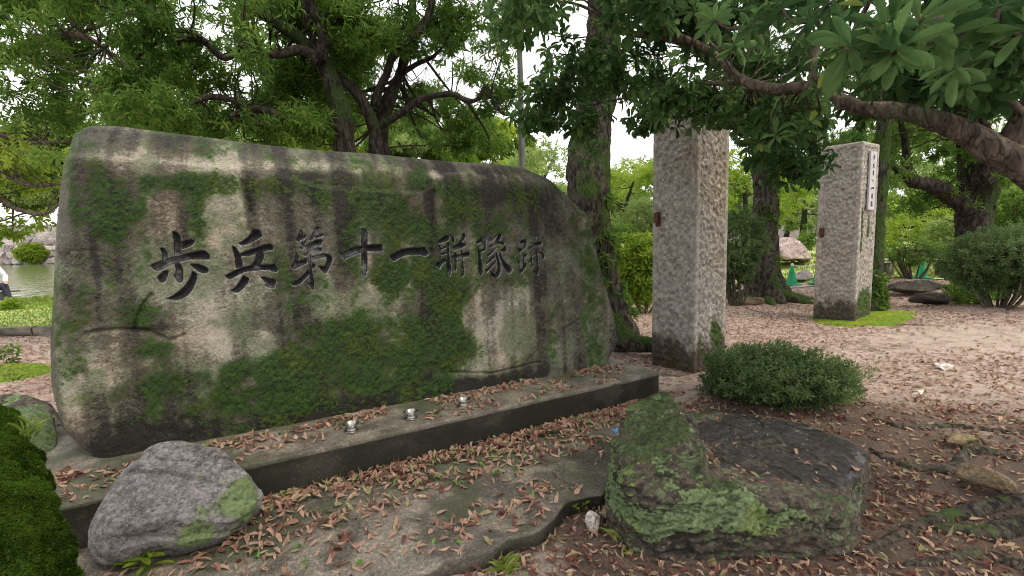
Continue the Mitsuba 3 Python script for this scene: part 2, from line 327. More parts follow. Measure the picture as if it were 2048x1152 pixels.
i, j = np.meshgrid(np.arange(len(gx) - 1), np.arange(ny - 1), indexing='ij'); a = (i * ny + j).ravel()
gf = np.vstack([np.stack([a, a + ny, a + ny + 1], 1), np.stack([a, a + ny + 1, a + 1], 1)])
def litter_amount(x, y):
    p = np.stack([x, y, x * 0], -1)
    path = np.exp(-((y - (5.95 + .12 * (x - 4))) / .6) ** 2) * ss(1.8, 2.8, x)          # trodden sand between the pillars
    return np.clip(.90 + 1.1 * nz(p, .8, 11, 3) - .72 * path, 0.04, 1)
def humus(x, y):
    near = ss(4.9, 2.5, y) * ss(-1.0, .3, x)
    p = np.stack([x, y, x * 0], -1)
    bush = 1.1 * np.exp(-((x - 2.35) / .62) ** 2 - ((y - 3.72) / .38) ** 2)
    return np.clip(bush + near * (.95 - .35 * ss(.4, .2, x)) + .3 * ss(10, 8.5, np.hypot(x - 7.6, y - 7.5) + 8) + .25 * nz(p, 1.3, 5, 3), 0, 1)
structure('ground', (gv, gf), 'mat_ground', smooth=True, uv=np.c_[litter_amount(gv[:, 0], gv[:, 1]) * ss(3.6, 5.2, gv[:, 1] + .8 * (gv[:, 0] < -2)), humus(gv[:, 0], gv[:, 1])])
structure('water', grid(-260, 30, 30, 12.5, 92.8, 20, lambda x, y: x * 0 - 1.55), 'mat_water')
# turf bank at the left, by the water, and lawns further off
gl = grid(-26, -5.2, 70, 8.35, 15.2, 40, lambda x, y: gz(x, y) + .03)
structure('lawn', gl, 'mat_turf', smooth=True)
structure('lawn', grid(3.2, 40, 60, 13.2, 60, 60, lambda x, y: gz(x, y) + .025 + .25 * ss(14, 22, y)), 'mat_turf', smooth=True)
structure('path', grid(4, 26, 60, 12.2, 13.15, 6, lambda x, y: gz(x, y) + .02), 'mat_ground', smooth=True, uv=np.c_[np.full(360, .12), np.zeros(360)])
kb = thing('kerb', 'low concrete kerb edging the grass bank at the far left', 'kerb')
for k in range(16):
    x0 = -5.3 - k * 1.0
    add('kerb_stone', box((x0 - .49, 8.28 - .02 * k, gz(x0, 8.28) + .03), (.975, .15, .24), 0.02, .012), 'mat_concrete', kb)

# concrete apron with a broken outer edge
PL = np.array([1.33, 4.27]); PD = np.array([.868, .497]); PD /= np.linalg.norm(PD); PN = np.array([-PD[1], PD[0]])
def plin(s, t): return PL + PD * s + PN * t          # s along (0 at right end), t towards the stone
edge_px = [(560, 1190), (760, 1165), (860, 1142), (892, 1118), (935, 1110), (985, 1097), (1012, 1076), (1050, 1070), (1085, 1058), (1108, 1036), (1126, 1010), (1150, 998), (1178, 990), (1206, 986),
           (1236, 940), (1262, 900), (1300, 850), (1360, 812), (1420, 790), (1452, 775)]
ew = [onz(*q)[:2] for q in edge_px]
ap_poly = Polygon([plin(-5.2, -.9), *ew, (2.25, 4.72), plin(.5, .75), plin(-5.2, .5)]).buffer(0)
def rough_ring(poly, step, amp, seed):
    L = poly.exterior.length; n = int(L / step); p = np.array([poly.exterior.interpolate(k * L / n).coords[0] for k in range(n)])
    q = np.c_[p, p[:, :1] * 0]
    return p + amp * np.c_[nz(q, 7, seed, 4), nz(q, 7, seed + 9, 4)] * 2
ring = rough_ring(ap_poly, .02, .022, 4)
def slab(ring, zt, zb, bev=.012, seed=3):
    """paving slab with a worn rounded rim"""
    poly = Polygon(ring).buffer(0)
    if poly.geom_type != 'Polygon': poly = max(poly.geoms, key=lambda g: g.area)
    from scipy.spatial import Delaunay
    r0 = np.array(poly.exterior.coords)[:-1]
    rings = []
    for off, z in ((0, zb), (0, zt - bev * 1.3), (bev * .3, zt - bev * .45), (bev, zt - .001)):
        c = np.array(poly.exterior.coords)[:-1] if off == 0 else None
        if c is None:
            t = np.roll(r0, -1, 0) - np.roll(r0, 1, 0); nn = np.c_[-t[:, 1], t[:, 0]]; nn /= np.linalg.norm(nn, axis=1, keepdims=True) + 1e-9
            if not poly.exterior.is_ccw: nn = -nn
            c = r0 + nn * off
        rings.append(np.c_[c, np.full(len(c), z)])
    m = len(r0)
    x0, y0, x1, y1 = poly.bounds; gx_, gy_ = np.meshgrid(np.arange(x0, x1, .035), np.arange(y0, y1, .035), indexing='ij')
    pts = np.c_[gx_.ravel(), gy_.ravel()]; pts = pts[shapely.contains_xy(poly.buffer(-bev * 2.5), pts[:, 0], pts[:, 1])]
    top = np.vstack([rings[-1][:, :2], pts]); tri = Delaunay(top).simplices
    cen = top[tri].mean(1); tri = tri[shapely.contains_xy(Polygon(rings[-1][:, :2]).buffer(1e-4), cen[:, 0], cen[:, 1])]
    o = 3 * m; V = np.vstack([*rings, np.c_[pts, np.full(len(pts), zt)]])
    V[o:, 2] += (.008 * nz(np.c_[V[o:, :2], V[o:, :1] * 0], 5, seed, 4))
    d = top[tri]; cr = np.cross(d[:, 1] - d[:, 0], d[:, 2] - d[:, 0]); tri[cr < 0] = tri[cr < 0][:, ::-1]
    F = [tri + o]; j = np.arange(m); k = (j + 1) % m
    if not poly.exterior.is_ccw: j, k = k, j
    for q in range(3):
        F += [np.stack([q * m + j, q * m + k, (q + 1) * m + k], 1), np.stack([q * m + j, (q + 1) * m + k, (q + 1) * m + j], 1)]
    return V, np.vstack(F)
av, af = slab(ring, .0, -.2)
acr = np.clip(.9 * ss(-.006, -.03, av[:, 2]) + .22 + 1.5 * nz(av, 1.6, 79, 4), 0, 1)
structure('concrete_apron', (av, af), 'mat_concrete', smooth=True, uv=np.c_[acr * 0, acr])

# plinth
PH = .24
def pebbly_block(c0, ax, ay, L, W, z0, z1, edge, amp, seed, bev=.012):
    v, f = man_arrays(manifold3d.Manifold.hull_points(box((0, 0, 0), (L, W, z1 - z0), 0, bev)[0]).refine_to_length(edge))
    v = v + normals(v, f) * (amp * 2 * nz(v, 9, seed, 4) + amp * nz(v, 60, seed + 1, 2))[:, None]
    w = np.asarray(c0, float)[None, :] + np.outer(v[:, 0], [ax[0], ax[1], 0]) + np.outer(v[:, 1], [ay[0], ay[1], 0]) + np.outer(v[:, 2], [0, 0, 1])
    return w, f
c = plin(-2.55, .72)
pv, pf = pebbly_block((*c, PH / 2 - .04), PD, PN, 5.1, 1.44, -.08, PH, .03, .003, 2)
crust = ss(PH - .012, PH - .03, pv[:, 2] + .03 * nz(pv, 9, 77, 3)) * (.8 + .5 * nz(pv, 3, 78))
tag(add('plinth', (pv, pf), 'mat_concrete', smooth=True, uv=np.c_[crust * 0, crust]),
    'long low dark concrete plinth under the inscribed stone, strewn with leaves', 'plinth')

# ------------------------------------------------------------------ the inscribed stone
SA, SB = onz(165, 925, PH), onz(1232, 728, PH)
SU = (SB - SA) / np.linalg.norm(SB - SA); SV = np.array([0, 0, 1.0]); SW = np.array([SU[1], -SU[0], 0.0])       # SW points to the camera
def face(px, py, off=0.0):
    d = LOOK + CRT * ((px - 1024) / FPX) - CUP * ((py - 576) / FPX)
    P = EYE + d * (((SA + SW * off - EYE) @ SW) / (d @ SW)); return np.array([(P - SA) @ SU, P[2] - PH])
sil = [(165, 925), (138, 905), (118, 850), (106, 760), (103, 670), (108, 590), (118, 480), (131, 380), (140, 300), (150, 268), (178, 250), (235, 251), (300, 260), (400, 272), (520, 288), (640, 300), (740, 306), (850, 318), (925, 324), (985, 326),
       (1040, 334), (1090, 356), (1120, 385), (1150, 430), (1172, 490), (1190, 560), (1208, 625), (1225, 680), (1232, 720), (1228, 731), (1100, 765), (950, 797), (800, 832), (600, 872), (400, 902), (260, 920)]
def sil_off(px, py):                                   # the silhouette lies where the rounded edge turns away, behind the front plane
    v0 = face(px, py)[1]; return -.33 * ss(.02, .35, v0) - .10 * ss(1.0, 1.5, v0)
so = np.array([face(*q, sil_off(*q)) for q in sil]); so[:, 1] -= .07 * ss(.16, .04, so[:, 1])
SC = np.array([1.95, .78])
def dens(n, lo, hi, ratio):
    x = np.linspace(-1, 1, 4000); w = np.where((x > lo) & (x < hi), ratio, 1.0) + 2.2 * (np.abs(x) > .93)
    cw = np.r_[0, np.cumsum((w[1:] + w[:-1]) / 2)]; return np.interp(np.linspace(0, cw[-1], n), cw, x)
NU, NV = 1040, 420
ga, gb = dens(NU, -.86, .74, 1.6), dens(NV, -.1, .6, 1.8)
A, B = np.meshgrid(ga, gb, indexing='ij'); bb_ = (B + 1) / 2; V0 = so[:, 1].min()
iTL, iTR, iR0 = 9, 22, 29                                   # corners in the list of silhouette points
lc, tc, rc = so[:iTL + 1], so[iTL:iTR + 1], so[iTR:iR0 + 1][::-1]
fl = lambda c: ((c[:, 1] - V0) / (c[-1, 1] - V0))
Lx = np.interp(bb_, np.maximum.accumulate(fl(lc)), lc[:, 0]); Rx = np.interp(bb_, np.maximum.accumulate(fl(rc)), rc[:, 0])
from scipy.ndimage import gaussian_filter1d
tx = np.linspace(tc[0, 0], tc[-1, 0], 800); ty = gaussian_filter1d(np.interp(tx, tc[:, 0], tc[:, 1]), 5, mode='nearest')
bsm = np.linspace(0, 1, 400)
Lx = np.interp(bb_, bsm, gaussian_filter1d(np.interp(bsm, np.maximum.accumulate(fl(lc)), lc[:, 0]), 7, mode='nearest')); Rx = np.interp(bb_, bsm, gaussian_filter1d(np.interp(bsm, np.maximum.accumulate(fl(rc)), rc[:, 0]), 7, mode='nearest'))
U = Lx + (Rx - Lx) * (A + 1) / 2
V = V0 + (np.interp(U, tx, ty) - V0) * bb_
from scipy.spatial import cKDTree
chain = np.vstack([np.c_[U[0], V[0]], np.c_[U[:, -1], V[:, -1]], np.c_[U[-1], V[-1]][::-1]])
chain = np.vstack([chain[:-1] * (1 - k / 6) + chain[1:] * k / 6 for k in range(6)])
edge_d = cKDTree(chain).query(np.stack([U, V], -1).reshape(-1, 2))[0].reshape(U.shape)
# the writing: strokes traced as polygons, one list per character
CH = [((290, 455), 7.436, '383,60 405,50 450,60 500,100 528,150 528,210 525,320 530,400 415,430 405,240 390,120|525,210 600,178 680,170 725,190 730,220 690,270 610,310 530,330|200,312 235,303 285,315 315,350 325,400 328,460 235,495 230,400|60,575 85,545 230,495 330,460 415,432 560,400 700,365 840,340 900,355 945,395 962,440 950,485 860,485 760,478 620,490 500,520 400,550 300,600 210,645 165,655 110,635|425,535 490,525 525,560 550,620 555,700 548,830 500,838 460,815 430,760 395,700 430,710 438,640|340,650 325,720 290,800 250,832 205,825 175,780 165,740 200,705 250,660 290,640|655,550 720,542 800,550 880,580 935,615 945,655 920,683 850,688 780,665 710,610|690,655 730,670 772,705 765,770 735,850 690,950 620,1025 540,1075 470,1092 400,1092 295,1072 400,1020 500,950 580,870 640,785'),
      ((440, 450), 7.946, '510,60 560,72 620,70 650,100 675,160 672,190 600,230 500,280 400,320 350,325 285,295 340,265 430,200 490,130 498,90|180,345 205,333 245,355 290,420 325,480 350,560 358,620 355,690 250,700 235,600 215,470|315,460 400,420 500,385 600,350 700,312 790,298 840,315 860,350 850,400 770,415 690,430 580,465 470,500 330,495|570,440 690,430 705,500 690,570 655,640 600,680 470,680 480,650 530,590 560,520|62,812 150,770 260,710 355,680 480,650 655,632 800,632 880,618 915,660 930,720 910,765 840,750 780,728 650,728 520,740 400,755 290,805 170,872 110,865|365,808 410,825 455,850 465,880 435,950 370,1020 300,1080 250,1092 150,1060 230,1000 290,930 330,860|640,825 700,825 800,850 860,858 905,895 885,960 868,1010 820,1015 760,1000 705,965 732,950 690,900'),
      ((570, 445), 7.945, '240,130 270,115 300,160 295,195 350,205 340,240 300,270 255,285 230,318 180,285 210,210|365,250 345,310 320,360 325,395 280,445 230,405 275,370 250,310 310,310|500,75 530,66 560,95 548,140 500,210 450,275 420,290 390,275 440,190|500,210 560,185 620,175 628,205 600,230 540,248 490,250|320,365 420,318 510,270 580,265 620,290 585,370 520,400 420,450 330,430|380,470 450,425 550,390 600,405 610,440 585,465 480,500 410,520 330,540 275,520|360,400 420,420 425,540 435,650 440,760 460,860 480,980 470,1075 435,1080 390,1010 390,970 405,960 395,850 385,700 370,550|180,455 235,550 215,620 370,570 375,645 280,690 200,735 150,748 100,735 92,700 140,620 155,560|430,545 540,515 640,490 720,510 770,560 775,600 740,680 700,760 660,820 630,815 580,760 525,695 640,695 670,620 670,548 560,575 440,610|440,660 480,650 505,680 490,720 455,755 435,720|380,740 400,840 330,910 260,980 200,1012 150,1015 90,985 180,930 260,870 330,800'),
      ((670, 450), 9.6, '518,70 555,55 605,72 640,110 655,170 650,300 640,420 645,560 648,720 640,880 610,980 540,1065 528,960 525,700 525,400 518,200|95,545 200,500 320,440 430,408 530,395 640,382 780,375 920,370 945,420 940,515 800,515 640,512 530,535 430,565 330,610 210,662 165,650'),
      ((770, 470), 14.4, '165,600 240,550 380,470 560,395 760,365 950,360 1150,345 1220,350 1270,430 1310,540 1270,600 1180,615 1060,588 950,580 760,580 600,610 450,680 310,775 240,750 170,650'),
      ((860, 455), 10.02, '185,270 260,210 360,150 415,155 435,190 420,250 350,285 250,322 200,310|205,345 245,350 255,440 250,560 250,690 215,690 235,580 225,440|245,420 370,355 380,400 250,450|255,520 360,490 360,540 260,560|370,310 400,300 430,320 430,450 425,560 440,680 460,780 460,900 430,985 390,985 360,900 350,760 365,600 365,430|250,650 360,600 360,690 280,730 215,840 150,790 135,730 170,690 250,690|480,180 510,165 545,240 525,330 480,280|700,110 740,115 770,170 740,240 680,310 770,320 770,365 680,420 520,470 460,415 600,330 650,260 690,170|455,590 520,545 515,510 560,510 580,550 660,530 660,465 690,460 695,520 800,490 840,500 850,560 800,590 690,600 570,620 540,645 460,620|525,620 570,610 575,700 565,830 545,900 505,870 500,830 525,760|650,590 705,590 710,700 715,850 710,960 660,1030 648,900 650,740'),
      ((945, 455), 10.02, '160,370 180,370 190,460 210,520 220,640 235,760 240,900 215,970 180,965 145,900 150,700 150,500|120,285 180,235 265,168 320,170 345,230 315,300 320,360 320,430 300,470 200,500 190,455 285,420 285,390 250,330 245,290 160,330 120,325|390,220 425,185 450,215 490,180 560,115 575,125 520,200 440,290 415,310 390,290|580,115 630,115 635,180 600,250 560,275 690,285 688,345 560,345 480,370 400,420 370,390 390,365 480,310 520,240|690,370 720,380 738,430 725,485 680,500 620,480 605,455 660,420|520,400 522,425 460,500 400,560 350,590 332,555 400,500 470,430|500,545 505,590 430,660 330,745 300,705 400,630|520,655 525,690 450,770 380,850 320,910 280,850 360,805 440,735|500,505 540,500 570,600 605,740 605,880 570,980 520,1035 470,1038 410,985 400,925 380,875 420,880 490,935 525,890 540,800 530,640|570,475 610,505 650,600 710,700 790,780 830,840 820,895 785,925 730,900 680,820 640,730 610,630 585,540'),
      ((1025, 460), 11.52, '150,320 170,330 185,420 240,430 300,390 325,310 220,310 240,250 350,205 385,220 380,300 350,410 310,460 230,510 230,550 180,490 150,400|295,540 370,555 405,560 390,600 330,660 320,770 390,770 370,860 300,960 230,1020 205,990 200,900 270,895 295,800|160,650 200,680 225,740 215,900 190,860 170,740|510,160 560,110 610,150 590,240 590,285 690,260 740,270 745,320 700,355 590,375 500,420 430,460 430,385 520,330 530,260|485,490 510,500 510,600 520,740 530,850 500,860 490,760 460,740 425,790 420,740 470,660 495,600|600,460 640,460 650,520 740,510 790,550 810,620 780,680 720,650 740,600 720,550 650,545 655,700 665,900 660,1000 630,1055 570,1010 500,940 590,940 615,920 605,700 605,560 520,610 510,590 600,540')]
chars = []
for (ox, oy), sc, txt in CH:
    st = []
    for s in txt.split('|'):
        q = np.array([[float(a) for a in t.split(',')] for t in s.split()]) / sc + (ox, oy)
        g = Polygon([face(*t) for t in q]).buffer(0); g = g.buffer(.004).buffer(-.004)
        st.append(g)
    chars.append(unary_union(st))
cu = np.full(U.shape, -9.0); which = np.full(U.shape, -1)
P2 = np.stack([U, V], -1)
for k, g in enumerate(chars):
    x0, y0, x1, y1 = g.bounds; sel = (U > x0 - .03) & (U < x1 + .03) & (V > y0 - .03) & (V < y1 + .03)
    pts = shapely.points(P2[sel]); d = shapely.distance(g.boundary, pts); inside = shapely.contains(g, pts)
    cu[sel] = np.maximum(cu[sel], np.where(inside, d, -d)); which[sel] = np.where(inside, k, which[sel])
# relief of the face
N3 = np.stack([U, V, U * 0 + .3], -1)
Tm = .42
prof = (1 - np.clip(1 - edge_d / .20, 0, 1) ** 2.3) ** (1 / 2.1) * (1 - np.clip(1 - (V - V0) / .05, 0, 1) ** 2.3) ** (1 / 2.1)
w = -Tm * (1 - prof) - .13 * ss(.70, 1.0, B) ** 1.3 * prof + .05 * nz(N3, 1.3, 21, 3) * prof + .030 * nz(N3, 5, 22, 4) * prof + .0075 * nz(N3, 30, 23, 3) + .0045 * nz(N3, 90, 24, 2)
def lam(u, v): return face(u, v)
def crack(path, width, depth):
    g = LineString([face(*q) for q in path]); x0, y0, x1, y1 = g.bounds
    d = np.full(U.shape, 9.0); sel = (U > x0 - .08) & (U < x1 + .08) & (V > y0 - .08) & (V < y1 + .08)
    jit = .012 * nz(N3[sel], 16, 31, 3)
    d[sel] = shapely.distance(g, shapely.points(P2[sel])) + jit
    return -depth * np.exp(-(d / width) ** 2)
cr = crack([(300, 590), (285, 610), (272, 640), (265, 660)], .010, .02) + crack([(170, 668), (230, 660), (290, 662), (340, 682), (365, 672)], .011, .022) + crack([(900, 745), (985, 748), (1080, 725)], .010, .018) \
    + crack([(470, 345), (492, 375), (500, 420), (498, 460)], .013, .016) + crack([(880, 330), (872, 420), (868, 560)], .02, .010) + crack([(1130, 660), (1160, 640)], .01, .014) + crack([(1085, 640), (1078, 700), (1060, 720)], .009, .012)
w = w + cr
# stepped break along the upper face (the stone is set back above it)
def below_line(path):
    xs = np.array([face(*q) for q in path]); return np.interp(U, xs[:, 0], xs[:, 1]) - V
st1 = below_line([(105, 300), (300, 318), (470, 330), (560, 345), (640, 372), (740, 380), (850, 385), (900, 345), (960, 340), (1100, 420)])
w = w - .035 * ss(.015, -.02, st1 + .02 * nz(N3, 6, 44, 3)) * prof
carved = ss(-.004, .004, cu)
w = w - carved * (.016 + .030 * ss(0, .030, cu))
# moss and stain patches of the face: centre, radii (in photograph pixels, turned into metres on the stone), weight
def blob(L):
    out = np.zeros(U.shape)
    for px, py, rx, ry, k in L:
        c = face(px, py); a = abs(face(px + rx, py)[0] - c[0]); b = abs(face(px, py - ry)[1] - c[1])
        out += k * np.exp(-(((U - c[0]) / a) ** 2 + ((V - c[1]) / b) ** 2) ** 1.3)
    return out
MOSS = [(205, 400, 50, 80, 1.0), (245, 450, 55, 70, .7), (190, 325, 30, 40, .5), (330, 360, 70, 18, .8), (430, 368, 90, 26, .75), (385, 425, 22, 55, .8), (565, 375, 45, 38, .95), (640, 385, 20, 30, .6), (265, 625, 40, 30, 1.0), (330, 620, 24, 22, .45), (600, 320, 40, 16, .3),
        (750, 340, 20, 24, .6), (790, 348, 18, 26, .7), (845, 352, 26, 30, 1.0), (915, 400, 26, 66, 1.2), (795, 440, 40, 50, .95), (740, 430, 24, 40, .5), (845, 450, 22, 50, .7), (830, 545, 60, 30, 1.1), (900, 590, 40, 50, .8), (700, 560, 26, 50, .8), (770, 560, 22, 40, .6), (900, 670, 46, 80, 1.2), (830, 690, 30, 60, .8),
        (470, 742, 60, 24, 1.2), (330, 765, 90, 26, 1.15), (560, 740, 50, 40, 1.25), (630, 705, 50, 40, .9), (700, 660, 50, 36, .7), (720, 720, 60, 50, .95), (780, 740, 50, 60, .8), (450, 795, 110, 34, .7), (600, 790, 120, 40, .95), (330, 830, 100, 34, .45), (860, 750, 50, 40, .6), (960, 450, 30, 60, .55), (1000, 430, 20, 40, .4), (1060, 375, 40, 24, .3),
        (1030, 620, 26, 90, .35), (1100, 640, 24, 80, .3), (1180, 690, 30, 60, .35), (142, 420, 12, 120, .5), (600, 560, 50, 60, .3), (480, 615, 50, 30, .2), (700, 480, 16, 60, .5), (560, 520, 30, 90, .3), (600, 655, 40, 30, .35), (230, 540, 40, 40, .35), (300, 700, 40, 20, .3)]
CLEAN = [(335, 430, 22, 60, .8), (440, 440, 34, 66, 1.0), (480, 430, 18, 55, .8), (330, 585, 60, 40, .4), (400, 650, 50, 80, 1.15), (440, 690, 30, 50, .6), (370, 560, 50, 50, .55), (520, 690, 26, 40, 1.1), (505, 580, 60, 60, .35), (200, 725, 60, 60, .55), (240, 760, 70, 24, .4), (240, 300, 100, 18, .55), (380, 325, 150, 20, .75), (430, 752, 10, 16, .9),
         (700, 330, 150, 18, .7), (880, 345, 24, 10, .9), (990, 670, 50, 90, .75), (1050, 640, 50, 80, .45), (950, 735, 60, 20, .5), (740, 590, 60, 18, .35), (1110, 480, 30, 90, .3), (680, 620, 60, 26, .45), (945, 610, 30, 40, .35), (640, 540, 60, 60, .2), (735, 500, 12, 80, .5), (820, 515, 12, 60, .4), (1090, 350, 40, 14, .4), (140, 800, 20, 90, .3), (560, 440, 40, 60, .3)]
DARK = [(420, 262, 330, 14, .35), (1000, 335, 120, 14, .4), (868, 440, 13, 130, 1.3), (955, 400, 10, 80, 1.0), (900, 330, 10, 40, .5), (700, 390, 20, 90, 1.1), (620, 345, 110, 10, .7), (610, 375, 60, 30, .55), (500, 385, 14, 60, .9), (362, 440, 13, 45, .7), (870, 630, 30, 50, 1.0), (250, 885, 160, 36, .9), (600, 850, 280, 36, 1.1), (950, 772, 180, 18, .9), (1110, 420, 50, 60, .5), (1010, 385, 50, 26, .8), (880, 790, 120, 26, .7), (680, 480, 14, 60, .5), (310, 657, 60, 7, .7), (1090, 580, 24, 90, .3), (160, 850, 30, 50, .4), (740, 390, 70, 14, .6),
        (210, 520, 60, 50, .3), (150, 620, 26, 120, .3), (800, 640, 60, 30, .35), (1190, 620, 30, 100, .25), (640, 440, 12, 60, .4), (285, 480, 12, 80, .35)]
mo, cl, dk = blob(MOSS), blob(CLEAN), blob(DARK)
streak = .7 * (meshkit.fbm(np.stack([U * 7, V * .7, U * 0], -1), 4, 51) - .5) + .6 * (meshkit.fbm(np.stack([U * 19, V * 1.1, U * 0 + 3], -1), 3, 52) - .5)
mossa = np.clip(.14 + .52 * np.minimum(mo, 1.25) - .34 * cl + .9 * nz(N3, 3.2, 52, 4) + .8 * nz(N3, 11, 53, 4) + .5 * nz(N3, 34, 59, 3) + .6 * streak, 0, 1)
tone = np.clip(.40 + .50 * cl - .46 * dk + .6 * nz(N3, 2.6, 54, 4) + .6 * nz(N3, 9, 58, 3) + 1.05 * streak, 0, 1)
mossf = np.clip(mossa * 1.15, 0, 1) * (1 - carved)
w = w + mossf * (.001 + .013 * meshkit.fbm(N3 * 55, 3, 57)) * prof
P3 = SA + U[..., None] * SU + V[..., None] * SV + w[..., None] * SW
P3 = P3 + SW * (-.07 * (np.clip(V, 0, 2) / 2))[..., None]      # leans back slightly
idx = np.arange(NU * NV).reshape(NU, NV)
q00, q10, q11, q01 = idx[:-1, :-1], idx[1:, :-1], idx[1:, 1:], idx[:-1, 1:]
quad = np.stack([q00, q10, q11, q01], -1).reshape(-1, 4)
qc = which.ravel()[quad].max(1)
tri = lambda q: np.vstack([q[:, [0, 1, 2]], q[:, [0, 2, 3]]])
Pf = P3.reshape(-1, 3); uvf = np.c_[mossf.ravel(), tone.ravel()]
mon = thing('inscribed_stone', 'huge mossy grey stone slab carved with a horizontal row of large dark characters', 'monument')
# back of the stone: the same silhouette, coarser
bi = np.unique(np.r_[np.arange(0, NU, 8), NU - 1]); bj = np.unique(np.r_[np.arange(0, NV, 8), NV - 1])
# full-resolution rim so that front and back share their edge: rows of rings behind it
rim = np.r_[idx[:-1, 0], idx[-1, :-1], idx[:0:-1, -1], idx[0, :0:-1]]
rimP = Pf[rim]; cen = SA + SC[0] * SU + SC[1] * SV - SW * (Tm * 2.0)
rings = [rimP]
for s in np.linspace(0, 1, 12)[1:]:
    k = np.sin(s * np.pi / 2); ww = -Tm * (np.sin(np.clip(s * 3, 0, 1) * np.pi / 2))
    rp = rimP * (1 - s ** 1.5) + (SA + SC[0] * SU + SC[1] * SV) * s ** 1.5
    rp = rp - ((rp - SA) @ SW)[:, None] * SW + SW * (-Tm + ww)
    rings.append(rp + SW[None] * (.06 * s * nz(rp, 3, 61))[:, None])
RB = np.vstack(rings); mR = len(rim); fb = []
for k in range(11):
    j = np.arange(mR); jj = (j + 1) % mR
    fb += [np.stack([k * mR + j, (k + 1) * mR + jj, k * mR + jj], 1), np.stack([k * mR + j, (k + 1) * mR + j, (k + 1) * mR + jj], 1)]
fb = np.vstack(fb); ub = np.c_[np.full(len(RB), .3), np.full(len(RB), .5)]; ub[:mR] = uvf[rim]
ff = tri(quad[qc < 0]); o = len(Pf)
mono_v, mono_f, mono_uv = np.vstack([Pf, RB]), np.vstack([ff, fb + o]), np.vstack([uvf, ub])
front_n = normals(Pf, tri(quad))
usedv = np.unique(mono_f); remap = -np.ones(len(mono_v), int); remap[usedv] = np.arange(len(usedv))
add('slab', (mono_v[usedv], remap[mono_f]), 'mat_monument', mon, smooth=True, uv=mono_uv[usedv])
names = ['step', 'soldier', 'ordinal', 'ten', 'one', 'join', 'troop', 'trace']
for k in range(8):
    f = tri(quad[qc == k]); uq = np.unique(f); rm = -np.ones(len(Pf), int); rm[uq] = np.arange(len(uq))
    wear = np.clip(.28 + ss(.75, .0, np.abs(U.ravel()[uq] - chars[k].centroid.x) / .22) * .25 + 1.3 * nz(Pf[uq], 5, 71), 0, 1) * (cu.ravel()[uq] > .004)
    edge_w = 1.0 - ss(-.001, .004, cu.ravel()[uq])
    add('carved_character', (Pf[uq], rm[f]), 'mat_carved', mon, smooth=True, uv=np.c_[wear * 0, np.maximum(wear, edge_w * .95)])
# ------------------------------------------------------------------ gate pillars
def pillar(C, s, yaw, H, label, seed, moss):
    """square granite post: pecked panels inside smooth drafted margins, low weathered cap"""
    pl = thing('stone_gate_pillar', label, 'gate pillar', None)
    v, f = man_arrays(manifold3d.Manifold.hull_points(box((s / 2, s / 2, H / 2 - .05), (s, s, H + .1), 0, .014)[0]).refine_to_length(.0115))
    n = normals(v, f)
    for ax in (0, 1):
        o = 1 - ax
        dist = np.minimum(np.minimum(v[:, o], s - v[:, o]), H - v[:, 2])
        facew = np.minimum(v[:, ax], s - v[:, ax]) < .006
        pan = ss(.062, .075, dist + .006 * nz(v, 12, seed)) * facew
        q = np.stack([v[:, 0] + v[:, 1], v[:, 2], v[:, 0] - v[:, 1]], 1)
        peck = .005 * nz(q, 11, seed + 1, 3) * 2 + .020 * nz(q * [1, .75, 1], 42, seed + 2, 2) * 2
        dd = np.where(v[:, ax] < s / 2, 1, -1) * pan * (.012 - 1.25 * peck)
        v[:, ax] += dd
    v = v + n * (.0025 * nz(v, 30, seed + 5, 3) + .006 * nz(v, 6, seed + 6, 2))[:, None]
    topz = v[:, 2] > H - .004
    v[topz, 2] += .045 * (1 - np.maximum(np.abs(v[topz, 0] - s / 2), np.abs(v[topz, 1] - s / 2)) / (s / 2))
    R = np.array([[math.cos(yaw), math.sin(yaw), 0], [math.sin(yaw), -math.cos(yaw), 0], [0, 0, 1]])      # local x: left face, local y: right face
    w = v @ R.T + np.array([C[0], C[1], 0.0])
    ms = moss(v) * (v[:, 2] < H - .1)
    f = f[:, ::-1]
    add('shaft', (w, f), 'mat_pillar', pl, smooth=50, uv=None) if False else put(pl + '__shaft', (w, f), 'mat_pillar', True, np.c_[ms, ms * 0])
    def loc(a, b, z): return R @ np.array([a, b, z]) + np.array([C[0], C[1], 0.0])
    return pl, R, loc
YAW = math.radians(123.5)
C1, C2 = onz(1387, 749, 0), onz(1708, 651, 0)
def moss1(v):
    a = np.exp(-((v[:, 1] - .40) / .10) ** 2 - ((v[:, 2] - .38) / .20) ** 2) * (v[:, 0] < .05) * 1.1 + np.exp(-((v[:, 1] - .1) / .05) ** 2 - ((v[:, 2] - .32) / .15) ** 2) * .7
    return np.clip(a + .7 * nz(v * [1, 1, .5], 12, 5), 0, 1) * (v[:, 2] < .75)
def moss2(v):
    st = np.exp(-((v[:, 1] - .12) / .05) ** 2) * ss(1.0, 1.2, v[:, 2]) * ss(1.95, 1.7, v[:, 2]) + np.exp(-((v[:, 1] - .36) / .05) ** 2) * ss(1.3, 1.4, v[:, 2]) * ss(1.8, 1.6, v[:, 2]) + np.exp(-((v[:, 1] - .33) / .25) ** 2 - ((v[:, 2] - .35) / .22) ** 2) * 1.2
    return np.clip(st * (v[:, 0] < .05) + .4 * nz(v * [1, 1, .4], 14, 8), 0, 1) * (v[:, 0] < .06)
pl1, R1, L1 = pillar(C1, .567, YAW, 2.82, 'tall rough granite gate pillar nearest the low round bush, its top lost in leaves', 11, moss1)
pl2, R2, L2 = pillar(C2, .60, YAW, 2.79, 'farther granite gate pillar with a white name plate, standing on a moss patch', 12, moss2)
